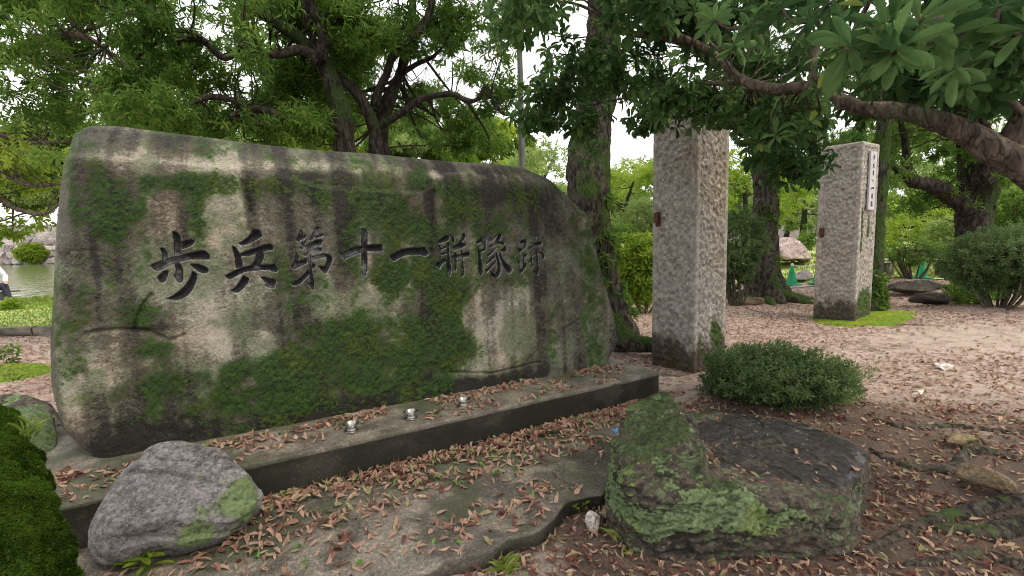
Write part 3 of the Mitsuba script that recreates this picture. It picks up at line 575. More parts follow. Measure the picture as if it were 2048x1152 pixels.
def hinge(pl, loc, s, z):
    h = numbered(pl + '__iron_hinge')
    def bx(a0, a1, b0, b1, z0, z1):
        p = np.array([loc(a, b, c) for a in (a0, a1) for b in (b0, b1) for c in (z0, z1)])
        m = trimesh.convex.convex_hull(p); return np.array(m.vertices), np.array(m.faces)
    v, f, u = cat([bx(s - .115, s - .055, -.010, .0, z - .085, z + .075), bx(s - .105, s - .065, -.034, -.008, z - .03, z + .03), bx(s - .115, s - .06, -.050, -.030, z - .045, z + .06)])
    scene[h] = mikit.ply((v, f), 'mat_rust')
hinge(pl1, L1, .567, 1.66); hinge(pl2, L2, .60, 1.45)
# the name plate on the right face of the far pillar, with its column of brush characters
def platebox(loc, x0, b0, b1, z0, z1, th):
    p = np.array([loc(a, b, c) for a in (x0, x0 - th) for b in (b0, b1) for c in (z0, z1)])
    m = trimesh.convex.convex_hull(p); return np.array(m.vertices), np.array(m.faces)
npk = thing('name_plate', 'narrow white vertical plate with black brush characters fixed to the farther pillar', 'name plate')
put(npk + '__board', platebox(L2, -.008, .20, .42, 1.78, 2.66, .025), 'mat_plate')
for k in range(7):
    g = chars[k]; x0, y0, x1, y1 = g.bounds; c = ((x0 + x1) / 2, (y0 + y1) / 2); h = max(y1 - y0, .12); scl = .088 / h * (.7 if k == 3 else .55 if k == 4 else 1)
    zc = 2.57 - k * .117
    parts = []
    for gg in (g.geoms if hasattr(g, 'geoms') else [g]):
        gs = gg.simplify(.002)
        if gs.area < 2e-5: continue
        e = trimesh.creation.extrude_polygon(gs, .004, engine='earcut') if True else None
        v = np.array(e.vertices); w = np.array([L2(-.0345 - .0 - t[2] * .5, .31 + (t[0] - c[0]) * scl * .95, zc + (t[1] - c[1]) * scl) for t in v])
        parts.append((w, np.array(e.faces)))
    v, f, u = cat(parts); add('character', (v, f), 'mat_ink', npk)
# moss patch around the foot of the far pillar
def mound(cx, cy, rx, ry, h, rot, n=46, seed=0):
    r, t = np.meshgrid(np.linspace(0, 1, n // 2), np.linspace(0, 2 * np.pi, n * 2, endpoint=False), indexing='ij')
    rad = r * (1 + .32 * nz(np.stack([np.cos(t) * 1.3, np.sin(t) * 1.3, t * 0 + seed], -1), 1.5, seed, 3) * 2)
    a, b = rad * np.cos(t) * rx, rad * np.sin(t) * ry
    x, y = cx + a * math.cos(rot) - b * math.sin(rot), cy + a * math.sin(rot) + b * math.cos(rot)
    z = gz(x, y) + h * (1 - r ** 2.2) - .015 * r + .03 * nz(np.stack([x, y, x * 0], -1), 9, seed + 2, 3) * (1 - r) 
    v = np.stack([x, y, z], -1).reshape(-1, 3); m = n * 2
    i, j = np.meshgrid(np.arange(n // 2 - 1), np.arange(m), indexing='ij'); A, B = i * m + j, i * m + (j + 1) % m
    return v, np.vstack([np.stack([A, A + m, B + m], -1).reshape(-1, 3), np.stack([A, B + m, B], -1).reshape(-1, 3)])
mv, mf = mound(C2[0] + .35, C2[1] + .32, .98, .62, .07, .25, 60, 3)
tag(put(numbered('moss_patch'), (mv, mf), 'mat_moss_bright', True, np.c_[np.clip(.95 + 1.2 * nz(mv, 4, 8), .35, 1), np.full(len(mv), .5)]), 'bright green moss patch spread around the foot of the farther pillar', 'moss', kind='stuff')

# ------------------------------------------------------------------ boulders
def hull_px(L): return np.array([at(x, y, d) for x, y, d in L])
def boulder(name, label, pts, mat, mu=None, smooth=True, group=None, **k):
    global CORNER
    v, f = rock(pts, **k)
    uv = (mu or (lambda v, f: moss_uv(v, f, 0, .1)))(v, f)
    if 'lower left corner' in label: CORNER = (v, f, uv[:, 0])
    return tag(put(numbered(name), (v, f), mat, smooth, uv), label, name.replace('_', ' ') if name in ('boulder', 'rock') else 'rock', group)
# grey boulder leaning on the plinth
gb_ = hull_px([(182, 1112, 2.20), (190, 1060, 2.25), (232, 985, 2.40), (290, 915, 2.50), (335, 890, 2.56), (390, 893, 2.62), (440, 905, 2.66), (455, 940, 2.62), (492, 975, 2.62), (528, 1002, 2.55), (500, 1040, 2.45), (380, 1082, 2.28), (200, 1118, 2.18),
                (240, 1000, 2.75), (330, 905, 2.95), (440, 930, 2.95), (200, 1130, 2.5), (520, 1030, 2.8), (380, 960, 2.44), (300, 1050, 2.22), (450, 1045, 2.40), (190, 1130, 2.35), (470, 1062, 2.48), (360, 1105, 2.38)])
fib = np.array([[math.sqrt(1 - z_ * z_) * math.cos(2.39996 * k_), math.sqrt(1 - z_ * z_) * math.sin(2.39996 * k_), z_] for k_, z_ in enumerate(np.linspace(-.98, .98, 60))])
gc_ = gb_.mean(0); gb_ = ((gc_ + (gb_ - gc_) * .80)[:, None] + .075 * fib[None]).reshape(-1, 3)
def greymoss(v, f):
    u = moss_uv(v, f, 0, .02, 5, 5, .75)
    px, py, d = proj(v)
    c1 = at(482, 1005, 2.52); c2 = at(380, 1085, 2.25)
    m = .85 * np.exp(-(np.linalg.norm((v - c1) * [1, 1, 1], axis=1) / .13) ** 2) + .65 * np.exp(-(np.linalg.norm(v - c2, axis=1) / .13) ** 2) + 1.3 * nz(v, 9, 3, 4)
    u[:, 0] = .85 * ss(.25, .75, m); return u
boulder('boulder', 'rounded bare grey boulder with a cracked top leaning against the plinth', gb_, 'mat_rock_grey', greymoss, edge=.010, amp=.022, sc=2.6, seed=8, rnd=40, fine=.0035, fsc=30, ledge=.016)
# mossy rock in the lower left corner
ml_ = hull_px([(-120, 800, 1.75), (-20, 812, 1.72), (22, 838, 1.66), (62, 900, 1.55), (100, 970, 1.48), (140, 1060, 1.40), (164, 1170, 1.33), (176, 1330, 1.30), (-200, 1000, 1.2), (-60, 1000, 1.22), (40, 1100, 1.2), (100, 1300, 1.15), (-200, 1500, 1.2), (120, 1560, 1.35), (-300, 860, 1.9), (-400, 1200, 1.6), (150, 1300, 1.75), (-100, 850, 2.2)])
boulder('boulder', 'steep boulder wholly covered in deep green moss in the lower left corner', ml_, 'mat_rock_deepmoss', lambda v, f: moss_uv(v, f, .2, .82, 5, 4), edge=.010, amp=.05, sc=5, seed=15, rnd=5, fine=.030, fsc=15, grit=.012)
# dark rocks behind it
boulder('boulder', 'low dark brown rock behind the mossy corner boulder, beside the stone slab', hull_px([(-160, 800, 3.9), (-60, 786, 3.9), (40, 790, 3.85), (100, 806, 3.8), (125, 850, 3.6), (90, 900, 3.4), (-100, 860, 3.5), (-160, 1000, 3.6), (100, 990, 3.5), (-100, 800, 4.4), (100, 815, 4.2), (120, 930, 3.9)]), 'mat_rock_moss', lambda v, f: np.c_[moss_uv(v, f, .2, .15, 5, 7)[:, 0], np.full(len(v), .75)], edge=.02, amp=.03, seed=17, rnd=4, ledge=.015)
boulder('boulder', 'small wedge-shaped rock with a lime green mossy top between the corner boulder and the slab', hull_px([(10, 838, 3.1), (76, 806, 3.3), (110, 832, 3.25), (118, 880, 3.1), (100, 930, 2.9), (20, 900, 2.8), (10, 1000, 2.85), (100, 1000, 2.95), (60, 830, 3.5), (110, 900, 3.5)]), 'mat_rock_moss', lambda v, f: moss_uv(v, f, 1.2, .35, 5, 7), edge=.015, amp=.02, seed=18, rnd=3)
# flat mossy rock with a hollow top at the right
rp = Polygon([(.52, 2.24), (.64, 2.17), (1.05, 2.15), (1.58, 2.15), (1.68, 2.22), (2.12, 2.74), (2.15, 2.86), (1.98, 3.18), (1.6, 3.34), (1.25, 3.36), (.97, 3.32), (.72, 3.06), (.54, 2.72), (.47, 2.45)])
rp = rp.buffer(.02).buffer(-.04).buffer(.02)
def rocktop(x, y):
    xc = .86 + .22 * (y - 2.45) + .025 * np.sin(y * 8)
    H = .25 * ss(2.14, 2.42, y) * ss(3.34, 2.98, y) * (1 - .10 * np.exp(-((y - 2.70) / .10) ** 2))
    left = np.clip(1 - (xc - x) / .66, 0, 1); right = np.clip(1 - (x - xc - .03) / .19, 0, 1)
    hump = H * np.where(x < xc, left, right) * .97
    lip = .035 * ss(1.5, 1.0, x) * np.exp(-((y - 2.28) / .10) ** 2)
    basin = -.028 * np.exp(-(((x - 1.38) / .34) ** 2 + ((y - 2.68) / .26) ** 2) ** 1.5)
    return .215 + hump + lip + basin + .02 * (y - 2.7) - .03 * ss(1.75, 2.15, x) - .05 * ss(1.4, 1.65, x) * ss(2.5, 2.15, y)
def tabular(poly, top, zb, nt=420, ns=44, nr=60, seed=0, bulge=.03):
    L = poly.exterior.length; p = np.array([poly.exterior.interpolate(k * L / nt).coords[0] for k in range(nt)])
    if not poly.exterior.is_ccw: p = p[::-1]
    c = np.array(poly.centroid.coords[0]); rings = []
    for s in np.linspace(0, 1, ns):                                   # side
        q = c + (p - c) * (1 - .05 * s + bulge * np.sin(s * np.pi) / 1.0 - .06 * (1 - s))
        zt = top(c[0] + (p[:, 0] - c[0]) * .95, c[1] + (p[:, 1] - c[1]) * .95)
        rings.append(np.c_[q, zb + (zt - .03 - zb) * s])
    for s in np.linspace(.03, 1, nr):                                  # top, rounded over the rim
        q = c + (p - c) * (.95 * (1 - s)) ** 1.0 if s < 1 else c + (p - c) * .002
        rings.append(np.c_[q, top(q[:, 0], q[:, 1]) - .03 * np.exp(-s / .035)])
    v = np.vstack(rings); M = len(rings); i, j = np.meshgrid(np.arange(M - 1), np.arange(nt), indexing='ij'); A, B = i * nt + j, i * nt + (j + 1) % nt
    f = np.vstack([np.stack([A, B, B + nt], -1).reshape(-1, 3), np.stack([A, B + nt, A + nt], -1).reshape(-1, 3)])
    n = normals(v, f); top_m = ss(.5, .8, n[:, 2])
    q2 = meshkit.fbm(v * [3.2, 3.2, 7.5], 3, seed + 9) * 5
    calm = 1 - .88 * top_m * ss(1.0, 1.12, v[:, 0])
    rg = 1 - np.abs(meshkit.fbm(v * [5, 5, 3], 4, seed + 20) - .5) * 4
    d = .05 * nz(v * [1, 1, 1.6], 3.4, seed) * calm + .05 * (rg - .6) * calm * .5 + .020 * nz(v, 14, seed + 1) * calm + .012 * nz(v, 40, seed + 2, 3) * (.35 + .65 * calm) + .016 * (ss(.3, .5, q2 - np.floor(q2)) - .5) * (.4 + .6 * calm)
    return v + n * d[:, None], f
tv, tf = tabular(rp, rocktop, -.16, seed=33)
def fr_moss(v, f):
    n = normals(v, f); x, y, z = v.T
    dish = ss(.35, .75, np.exp(-(((x - 1.56) / .62) ** 2 + ((y - 2.78) / .52) ** 2) ** 2) + .25 * nz(v, 8, 2)) * ss(.5, .8, n[:, 2]) * (x > .95)
    band = np.exp(-((z - .15) / .13) ** 2)
    a = .50 * band * ss(.9, .3, n[:, 2]) + .22 * ss(.3, .9, n[:, 2]) * ss(1.2, .9, x) + .22 * ss(1.1, .8, x) - 1.4 * dish * ss(.35, .7, n[:, 2]) + 1.9 * nz(v, 4.5, 41, 4) + 1.1 * nz(v, 18, 42, 3) - .6 * ss(.06, -.02, z)
    return np.c_[.9 * ss(.22, .75, np.clip(a, 0, 1)), np.clip(.5 - .5 * dish + 1.2 * nz(v, 4, 6), 0, 1) + 1.3 * np.clip(ss(.35, .8, n[:, 2]) * ss(1.12, .95, x) + .8 * ss(.5, .9, n[:, 2]) * (1 - dish) + 1.4 * nz(v, 5, 48, 4) - .12, 0, .8)]
tag(put(numbered('boulder'), (tv, tf), 'mat_rock_moss', True, fr_moss(tv, tf)), 'broad flat-topped rock with a humped end and bright lichen, in the right foreground', 'boulder')
# small stones
def pebble(px, py, z, r, mat, label, seed, sq=(1, 1, 1), n=7, mu=None, group=None, name='rock', **k):
    rs = np.random.RandomState(seed); c = onz(px, py, z)
    d = rs.normal(size=(14, 3)); d /= np.linalg.norm(d, axis=1, keepdims=True)
    pts = c + d * r * np.array(sq) * rs.uniform(.75, 1.1, (14, 1)) + [0, 0, r * sq[2] * .55]
    return boulder(name, label, pts, mat, mu, edge=r * .14, amp=r * .12, sc=1.6 / r * .3, seed=seed, rnd=2, fine=r * .03, fsc=2.5 / r, group=group, **k)
pebble(1186, 1066, -.07, .080, 'mat_rock_pale', 'small chalky white stone in the corner between the broken slab and the flat rock', 3, (.7, .7, 1.25))
pebble(1222, 1040, -.06, .062, 'mat_rock_ochre', 'small tan stone touching the left foot of the flat mossy rock', 5, (1.1, .8, .8))
pebble(1968, 985, -.06, .16, 'mat_rock_ochre', 'rounded ochre brown rock among roots and leaves at the right edge', 7, (1.0, .8, .62))
pebble(1572, 0 + 905, -.02, .0 + .09, 'mat_rock_moss', 'dark rock under the edge of the low round bush', 8, (1.1, .8, .6)) if False else None
pebble(1920, 893, -.02, .09, 'mat_rock_ochre', 'grey brown stone in the leaf litter upslope of the ochre rock', 9, (1.4, .8, .5))
pebble(1865, 612, .10, .26, 'mat_rock_moss', 'dark low rock on the leafy ground in front of the twiggy shrub', 10, (1.6, 1, .6))
pebble(1870, 640, .03, .16, 'mat_rock_moss', 'small dark rock just in front of the low rock by the twiggy shrub', 14, (1.7, 1, .5))
pebble(1830, 583, .12, .40, 'mat_rock_moss', 'flat mossy rock at the foot of the twiggy multi-stemmed shrub', 15, (2.0, 1, .5))
pebble(1500, 610, .0, .34, 'mat_rock_ochre', 'brown flat stone at the roots of the straight dark trunk', 16, (1.6, .8, .3))
pebble(1885, 742, .0, .09, 'mat_rock_pale', 'small pale stone lying on the open sandy ground', 18, (1.3, .9, .5))
pebble(1830, 795, -.03, .07, 'mat_rock_pale', 'tiny whitish stone in the leaf litter right of the low bush', 19, (1.2, .9, .6))
boulder('boulder', 'large reddish faceted boulder on the far lawn behind the gate', hull_px([(1530, 512, 17.5), (1560, 478, 17.8), (1575, 474, 18), (1600, 487, 18.2), (1612, 497, 18.2), (1625, 516, 18), (1540, 516, 17), (1580, 518, 16.8), (1610, 518, 17), (1560, 500, 16.9), (1530, 520, 19), (1620, 522, 19.5), (1570, 480, 19)]), 'mat_rock_pink', edge=.09, amp=.10, sc=1.2, seed=20, rnd=1, fine=.02, fsc=5, ledge=.05)
boulder('boulder', 'pale grey angular rock lying beside the green traffic cone', hull_px([(1585, 555, 13.6), (1596, 545, 13.8), (1614, 539, 13.9), (1622, 546, 13.8), (1626, 557, 13.6), (1590, 560, 13.2), (1610, 561, 13.2), (1600, 545, 14.6), (1624, 560, 14.4), (1585, 562, 14)]), 'mat_rock_grey', edge=.05, amp=.04, sc=2, seed=22, rnd=1, fine=.01, fsc=9)

# ------------------------------------------------------------------ offering cups, litter scraps, cones, bench, lamp post
def lathe(c, prof, n=28):
    p = np.array(prof, float); t = np.arange(n) * 2 * np.pi / n; m = len(p)
    v = np.stack([p[:, 0][:, None] * np.cos(t), p[:, 0][:, None] * np.sin(t), np.repeat(p[:, 1][:, None], n, 1)], -1).reshape(-1, 3) + np.asarray(c, float)
    i, j = np.meshgrid(np.arange(m - 1), np.arange(n), indexing='ij'); A, B = i * n + j, i * n + (j + 1) % n
    return v, np.vstack([np.stack([A, B, B + n], -1).reshape(-1, 3), np.stack([A, B + n, A + n], -1).reshape(-1, 3)])
CUPF = [(.001, .004), (.030, .0), (.034, .003), (.033, .006), (.024, .012), (.0215, .022), (.026, .034), (.033, .046), (.040, .056), (.0395, .058), (.037, .056), (.030, .044), (.022, .030), (.012, .024), (.001, .023)]
for (px, py, lab) in ((703, 861, 'small steel offering cup on the plinth, the one nearest the grey boulder'), (822, 836, 'middle of three small steel offering cups on the plinth'), (927, 811, 'small steel offering cup on the plinth, the farthest from the grey boulder')):
    c = onz(px, py, PH + .004); put(tag(numbered('offering_cup'), lab, 'cup', 'steel offering cups on the plinth'), lathe(c, np.array(CUPF) * [1.35, .86]), 'mat_steel', smooth=40)
c = onz(1230, 876, .0); c = at(1230, 874, 2.62)
v, f = rock(c + .009 * np.random.RandomState(4).normal(size=(12, 3)), edge=.006, amp=.004, sc=30, rnd=1, fine=.0)
tag(put(numbered('plastic_scrap'), (v, f), 'mat_blue'), 'tiny scrap of blue plastic stuck to the left side of the flat mossy rock', 'litter')
def cone(px, py, dep, h, label):
    g = at(px, py, dep); g[2] = float(gz(g[0], g[1])) + .03
    k = thing('traffic_cone', label, 'traffic cone', None)
    put(k + '__base', box((g[0], g[1], g[2] + .015), (.36, .36, .04), .3, .012), 'mat_cone')
    put(k + '__body', lathe(g, np.array([(.145, .035), (.14, .06), (.118, .16), (.075, .40), (.035, .64), (.03, .68), (.012, .70), (.001, .70)]) * [1, h / .70]), 'mat_cone', smooth=40)
    put(k + '__tip', lathe(g + [0, 0, h * .985], [(.034, -.03), (.036, .0), (.03, .02), (.001, .025)]), 'mat_rope', smooth=40)
    return g
g1 = cone(1583, 568, 12.9, .56, 'green traffic cone between the dark trunk and the farther pillar')
g2 = cone(1842, 566, 13.0, .60, 'green traffic cone behind the twiggy shrub')
g3 = cone(1636, 573, 12.6, .55, 'green traffic cone mostly hidden behind the farther pillar')
g4 = cone(1925, 572, 12.8, .60, 'green traffic cone mostly hidden behind the right-hand bush')
def rope(a, b, sag, label):
    t = np.linspace(0, 1, 24)[:, None]; p = a + (b - a) * t - np.array([0, 0, 1]) * sag * 4 * t * (1 - t)
    tag(put(numbered('barrier_rope'), tube(p, .012, 6, 40)[:2], 'mat_rope', True), label, 'rope')
rope(g1 + [0, 0, .53], g3 + [0, 0, .53], .05, 'white barrier rope from the cone by the dark trunk to the farther pillar')
rope(g3 + [0, 0, .53], g2 + [0, 0, .57], .08, 'white barrier rope between the farther pillar and the cone behind the shrub')
rope(g2 + [0, 0, .57], g4 + [0, 0, .57], .05, 'white barrier rope between the shrub cone and the right-hand bush cone')
# pale stone bench in the distance
bk = thing('stone_bench', 'pale grey slab bench on posts beyond the twiggy shrub', 'bench'); q = at(1800, 527, 14.2); q[2] = float(gz(q[0], q[1]))
put(bk + '__seat', box(q + [.45, 0, .52], (2.2, .45, .10), .05, .015), 'mat_pillar', False); add('leg', box(q + [-.42, 0, .24], (.2, .36, .50), .05, .01), 'mat_pillar', bk); add('leg', box(q + [1.3, 0, .24], (.2, .36, .50), .05, .01), 'mat_pillar', bk)
# lamp post behind the stone
lp = thing('lamp_post', 'slim dark grey lamp post rising behind the inscribed stone', 'lamp post'); b = at(1043, 640, 9.5); top = at(1038, 40, 9.5)
put(lp + '__pole', tube([[b[0], b[1], -.1], [top[0], top[1], 3.2], [top[0], top[1], 6.2]], [.066, .062, .05], 16, 30)[:2], 'mat_pole', True)
put(lp + '__lamp_head', lathe((top[0], top[1], 6.15), [(.05, 0), (.09, .03), (.17, .22), (.19, .36), (.13, .40), (.02, .44), (.001, .44)]), 'mat_plate', smooth=40)

# ------------------------------------------------------------------ far bank: stone wall of the moat, and the person on the bench
wl = thing('moat_wall', 'far stone retaining wall of big irregular blocks across the water', 'stone wall')
WY = 92.0; WH = 7.0
rs = np.random.RandomState(6)
put(wl + '__core', box((-90, WY + 1.6, 1.6), (330, 2.0, 8.6)), 'mat_wallstone')
def wall_stone(x, z, w, h, rs):
    n = rs.randint(6, 9); t = np.sort(rs.uniform(0, 2 * np.pi, n)); a = np.c_[np.cos(t) * w * .56, np.sin(t) * h * .56]; a = np.clip(a, [-w * .49, -h * .49], [w * .49, h * .49])
    y = WY - .02 + (z + 1.8) * .12
    o = np.r_[np.c_[a[:, 0], np.full(n, .5), a[:, 1]], np.c_[a[:, 0], np.zeros(n), a[:, 1]], np.c_[a[:, 0] * .72, np.full(n, -.22), a[:, 1] * .72]]
    m = trimesh.convex.convex_hull(o + [x, y, z]); return np.array(m.vertices), np.array(m.faces)
near_, far_ = [], []
z = -1.55; row = 0
while z < WH - 1.8:
    h = rs.uniform(.9, 1.35); x = -150.0
    while x < -2:
        w = rs.uniform(1.0, 2.2); zz = z + h / 2 + rs.uniform(-.12, .12)
        a = wall_stone(x + w / 2, zz, w * 1.06, h * 1.12, rs); u = np.c_[np.full(len(a[0]), rs.rand()), np.zeros(len(a[0]))]
        px, py, d = proj(np.array([x, WY, zz]))
        (near_ if -40 < px < 135 else far_).append((a[0], a[1], u)); x += w
    z += h * .95; row += 1
for a in near_: add('stone', (a[0], a[1]), 'mat_wallstone', wl, uv=a[2])
v, f, u = cat(far_); add('stonework', (v, f), 'mat_wallstone', wl, uv=u, kind='stuff')

def person_at(P, yaw):
    k = thing('person', 'person in a pale shirt and dark trousers sitting by the water at the left edge', 'person')
    R = np.array([[math.cos(yaw), -math.sin(yaw), 0], [math.sin(yaw), math.cos(yaw), 0], [0, 0, 1]])
    def W(m, e, it=6):
        v, f = smoothed(m, e, it); return v @ R.T + P, f
    H = lambda *p: hull_spheres(p)
    # local: +x forwards, seat height .40; leaning forward with the elbow on the knee
    torso = H((((0, 0, .52), .155), ((.10, 0, .78), .150)), (((.10, 0, .78), .150), ((.24, 0, 1.00), .125)), (((.24, -.15, 1.01), .085), ((.24, .15, 1.01), .085)), (((.24, 0, 1.02), .08), ((.29, 0, 1.10), .058)),
              (((.24, -.19, .99), .068), ((.36, -.24, .74), .055)), (((.36, -.24, .74), .055), ((.47, -.15, .62), .045)), (((.24, .19, .99), .068), ((.38, .24, .76), .055)), (((.38, .24, .76), .055), ((.49, .14, .64), .045)))
    put(k + '__shirt', W(torso, .03), 'mat_shirt', True)
    legs = H((((0, -.10, .47), .125), ((.44, -.13, .50), .085)), (((.44, -.13, .50), .085), ((.68, -.13, .13), .055)), (((0, .10, .47), .125), ((.45, .13, .52), .085)), (((.45, .13, .52), .085), ((.58, .13, .12), .055)), (((-.05, -.09, .47), .12), ((-.05, .09, .47), .12)))
    put(k + '__trousers', W(legs, .03), 'mat_trousers', True)
    body = H((((.29, 0, 1.08), .052), ((.33, 0, 1.16), .055)), (((.34, 0, 1.20), .085), ((.36, 0, 1.27), .095)), (((.36, 0, 1.27), .095), ((.38, 0, 1.18), .06)), (((.455, 0, 1.225), .014), ((.468, 0, 1.205), .016)), (((.36, -.095, 1.23), .02), ((.36, -.10, 1.25), .02)), (((.36, .095, 1.23), .02), ((.36, .10, 1.25), .02)),
             (((.47, -.15, .62), .036), ((.53, -.11, .59), .032)), (((.49, .14, .64), .036), ((.55, .10, .61), .032)), *[((((.53, -.11 + q * .018, .585 + .003 * q), .011), ((.60 - abs(q) * .008, -.09 + q * .018, .565), .009))) for q in (-1.5, -.5, .5, 1.5)], *[((((.55, .10 + q * .018, .605), .011), ((.62 - abs(q) * .008, .08 + q * .018, .585), .009))) for q in (-1.5, -.5, .5, 1.5)],
             (((.52, -.13, .60), .012), ((.545, -.165, .60), .010)), (((.54, .13, .62), .012), ((.565, .16, .62), .010)))
    v_, f_ = smoothed(body, .012, 4); tm = trimesh.Trimesh(v_, f_, process=False); done = {}
    for comp in tm.split(only_watertight=False):
        cc = comp.vertices.mean(0); nm = 'head' if cc[2] > .9 else 'hand'
        key = numbered(k + '__' + nm); scene[key] = mikit.ply((np.array(comp.vertices) @ R.T + P, np.array(comp.faces)), 'mat_skin', smooth=True)
    put(k + '__hair', W(H((((.325, 0, 1.29), .098), ((.36, 0, 1.315), .082)), (((.30, 0, 1.22), .075), ((.325, 0, 1.29), .098))), .02), 'mat_hair', True)
    for s, x in ((-1, .68), (1, .58)):
        sh = add('shoe', W(H((((x, s * .13, .065), .05), ((x + .17, s * .135, .048), .042)),), .015), 'mat_shoe', k, smooth=True)
        scene[sh + '__sole'] = mikit.ply(W(H((((x - .02, s * .13, .018), .026), ((x + .18, s * .135, .018), .026)), (((x + .08, s * .13 - .02, .018), .026), ((x + .08, s * .13 + .02, .018), .026))), .015), 'mat_sole', smooth=True)
sp = onz(-28, 614, .02); sp[2] = float(gz(sp[0], sp[1])) + .03
person_at(sp, -.12)
bb = thing('bench', 'dark low bench under the person at the water', 'bench')
for q in (-.12, .03): add('slat', box(sp + [q, -.1, .335], (.13, 1.7, .04), -.12, .006), 'mat_bench', bb)
for q in (-.75, .5): add('leg', box(sp + [-.05, q, .15], (.28, .06, .33), -.12, .006), 'mat_bench', bb)
#==TREES==
# ------------------------------------------------------------------ foliage tools
def unit(v): return v / np.maximum(np.linalg.norm(v, axis=-1, keepdims=True), 1e-9)
LEAF2 = (np.array([[0, 0, 0], [.45, -.5, .10], [1, 0, -.10], [.45, .5, .10]]), np.array([[0, 1, 2], [0, 2, 3]]))
LEAF4 = (np.array([[0, 0, 0], [.35, -.46, .09], [.40, 0, 0], [.35, .46, .09], [.72, -.36, .03], [.75, 0, -.06], [.72, .36, .03], [1, 0, -.2]]),
         np.array([[0, 1, 2], [0, 2, 3], [1, 4, 5], [1, 5, 2], [2, 5, 6], [2, 6, 3], [4, 7, 5], [5, 7, 6]]))
LEAFO = (np.array([[0, 0, 0], [.42, -.34, .08], [.45, 0, 0], [.42, .34, .08], [.76, -.5, .05], [.78, 0, -.05], [.76, .5, .05], [1, 0, -.16]]), LEAF4[1])
def _big():
    xs = [0, .10, .28, .48, .68, .85, .96, 1.0]; ws = [.03, .06, .26, .43, .50, .42, .20, .02]; v = []
    for x, w_ in zip(xs, ws): z = -.20 * x * x + .03; v += [[x, -w_, z + .13 * w_], [x, -w_ * .5, z + .035 * w_], [x, 0, z - .02], [x, w_ * .5, z + .035 * w_], [x, w_, z + .13 * w_]]
    f = []
    for k in range(len(xs) - 1):
        for c in range(4): a = k * 5 + c; f += [[a, a + 5, a + 6], [a, a + 6, a + 1]]
    return np.array(v), np.array(f)
LEAFB = _big()
def leaves(base, d, up, L, W, rnd, tpl=LEAF2):
    """one mesh of N leaves: base points, directions, face-up hints, lengths, widths"""
    d = unit(d); s = unit(np.cross(d, up)); u = np.cross(s, d)
    tv, tf = tpl; N = len(base)
    v = base[:, None] + d[:, None] * (tv[None, :, :1] * L[:, None, None]) + s[:, None] * (tv[None, :, 1:2] * W[:, None, None]) + u[:, None] * (tv[None, :, 2:] * L[:, None, None])
    f = tf[None] + (np.arange(N) * len(tv))[:, None, None]
    uv = np.repeat(np.stack([rnd, rnd * 0], -1)[:, None], len(tv), 1)
    uv[:, :, 1] = tv[None, :, 0]
    return v.reshape(-1, 3), f.reshape(-1, 3), uv.reshape(-1, 2)
def whorls(S, A, K, L, W, rs, spread=(40, 80), gap=.012, droop=.2, tpl=LEAF2, tone=None, var=.25):
    """shoots at S along A, each with K leaves in a spiral"""
    M = len(S); A = unit(A); k = np.arange(K)
    ph = rs.uniform(0, 2 * np.pi, (M, 1)) + k * 2.39996 + rs.normal(0, .25, (M, K))
    th = np.radians(spread[0] + (spread[1] - spread[0]) * (1 - k / max(K - 1, 1)) + rs.normal(0, 9, (M, K)))
    e1 = unit(np.cross(A, np.where(np.abs(A[:, 2:]) < .9, [[0, 0, 1.0]], [[1.0, 0, 0]]))); e2 = np.cross(A, e1)
    rad = np.cos(ph)[..., None] * e1[:, None] + np.sin(ph)[..., None] * e2[:, None]
    d = A[:, None] * np.cos(th)[..., None] + rad * np.sin(th)[..., None]; d[..., 2] -= droop * rs.uniform(.3, 1.3, (M, K))
    b = S[:, None] - A[:, None] * (gap * (K - 1 - k))[None, :, None]
    up = A[:, None] * 1.0 + np.array([0, 0, .55]) - rad * .3 + rs.normal(0, .15, d.shape)
    l = L * rs.uniform(1 - var, 1 + var, (M, K)); w_ = W * l / L * rs.uniform(.85, 1.15, (M, K))
    t = np.clip((tone[:, None] if tone is not None else rs.uniform(0, 1, (M, 1))) * .65 + rs.uniform(0, .35, (M, K)), 0, .87); t = np.where(rs.rand(M, K) < .03, .98, t)
    return leaves(b.reshape(-1, 3), d.reshape(-1, 3), up.reshape(-1, 3), l.ravel(), w_.ravel(), t.ravel(), tpl)
def clumps(blobs, per_m3, rs, thin=.42, tsc=1.3, seed=0, flat=.75):
    """shoot positions inside leaf clumps (x, y, z, r): more towards the upper shell, thinned by noise so that light shows through"""
    P, A = [], []
    for x, y, z, r in blobs:
        n = max(3, int(per_m3 * r ** 2.4)); q = unit(rs.normal(size=(n, 3))); rad = r * rs.uniform(.15, 1, (n, 1)) ** .5
        p = q * rad * [1, 1, flat]
        P.append(p + [x, y, z]); A.append(unit(q * [1, 1, .7] + [0, 0, .35]) + rs.normal(0, .3, (n, 3)))
    P, A = np.vstack(P), np.vstack(A); keep = meshkit.fbm(P * tsc, 3, seed) > thin
    return P[keep], A[keep]
def px_blobs(poly, n, dep, r, rs, ex=None):
    """n clump centres whose directions fall in a region of the view, at distances dep[0]..dep[1]"""
    g = Polygon(poly); x0, y0, x1, y1 = g.bounds; out = []
    while len(out) < n:
        x, y = rs.uniform(x0, x1), rs.uniform(y0, y1)
        if not g.contains(Point(x, y)): continue
        d = rs.uniform(*dep); out.append([*at(x, y, d), rs.uniform(*r)])
    return np.array(out)
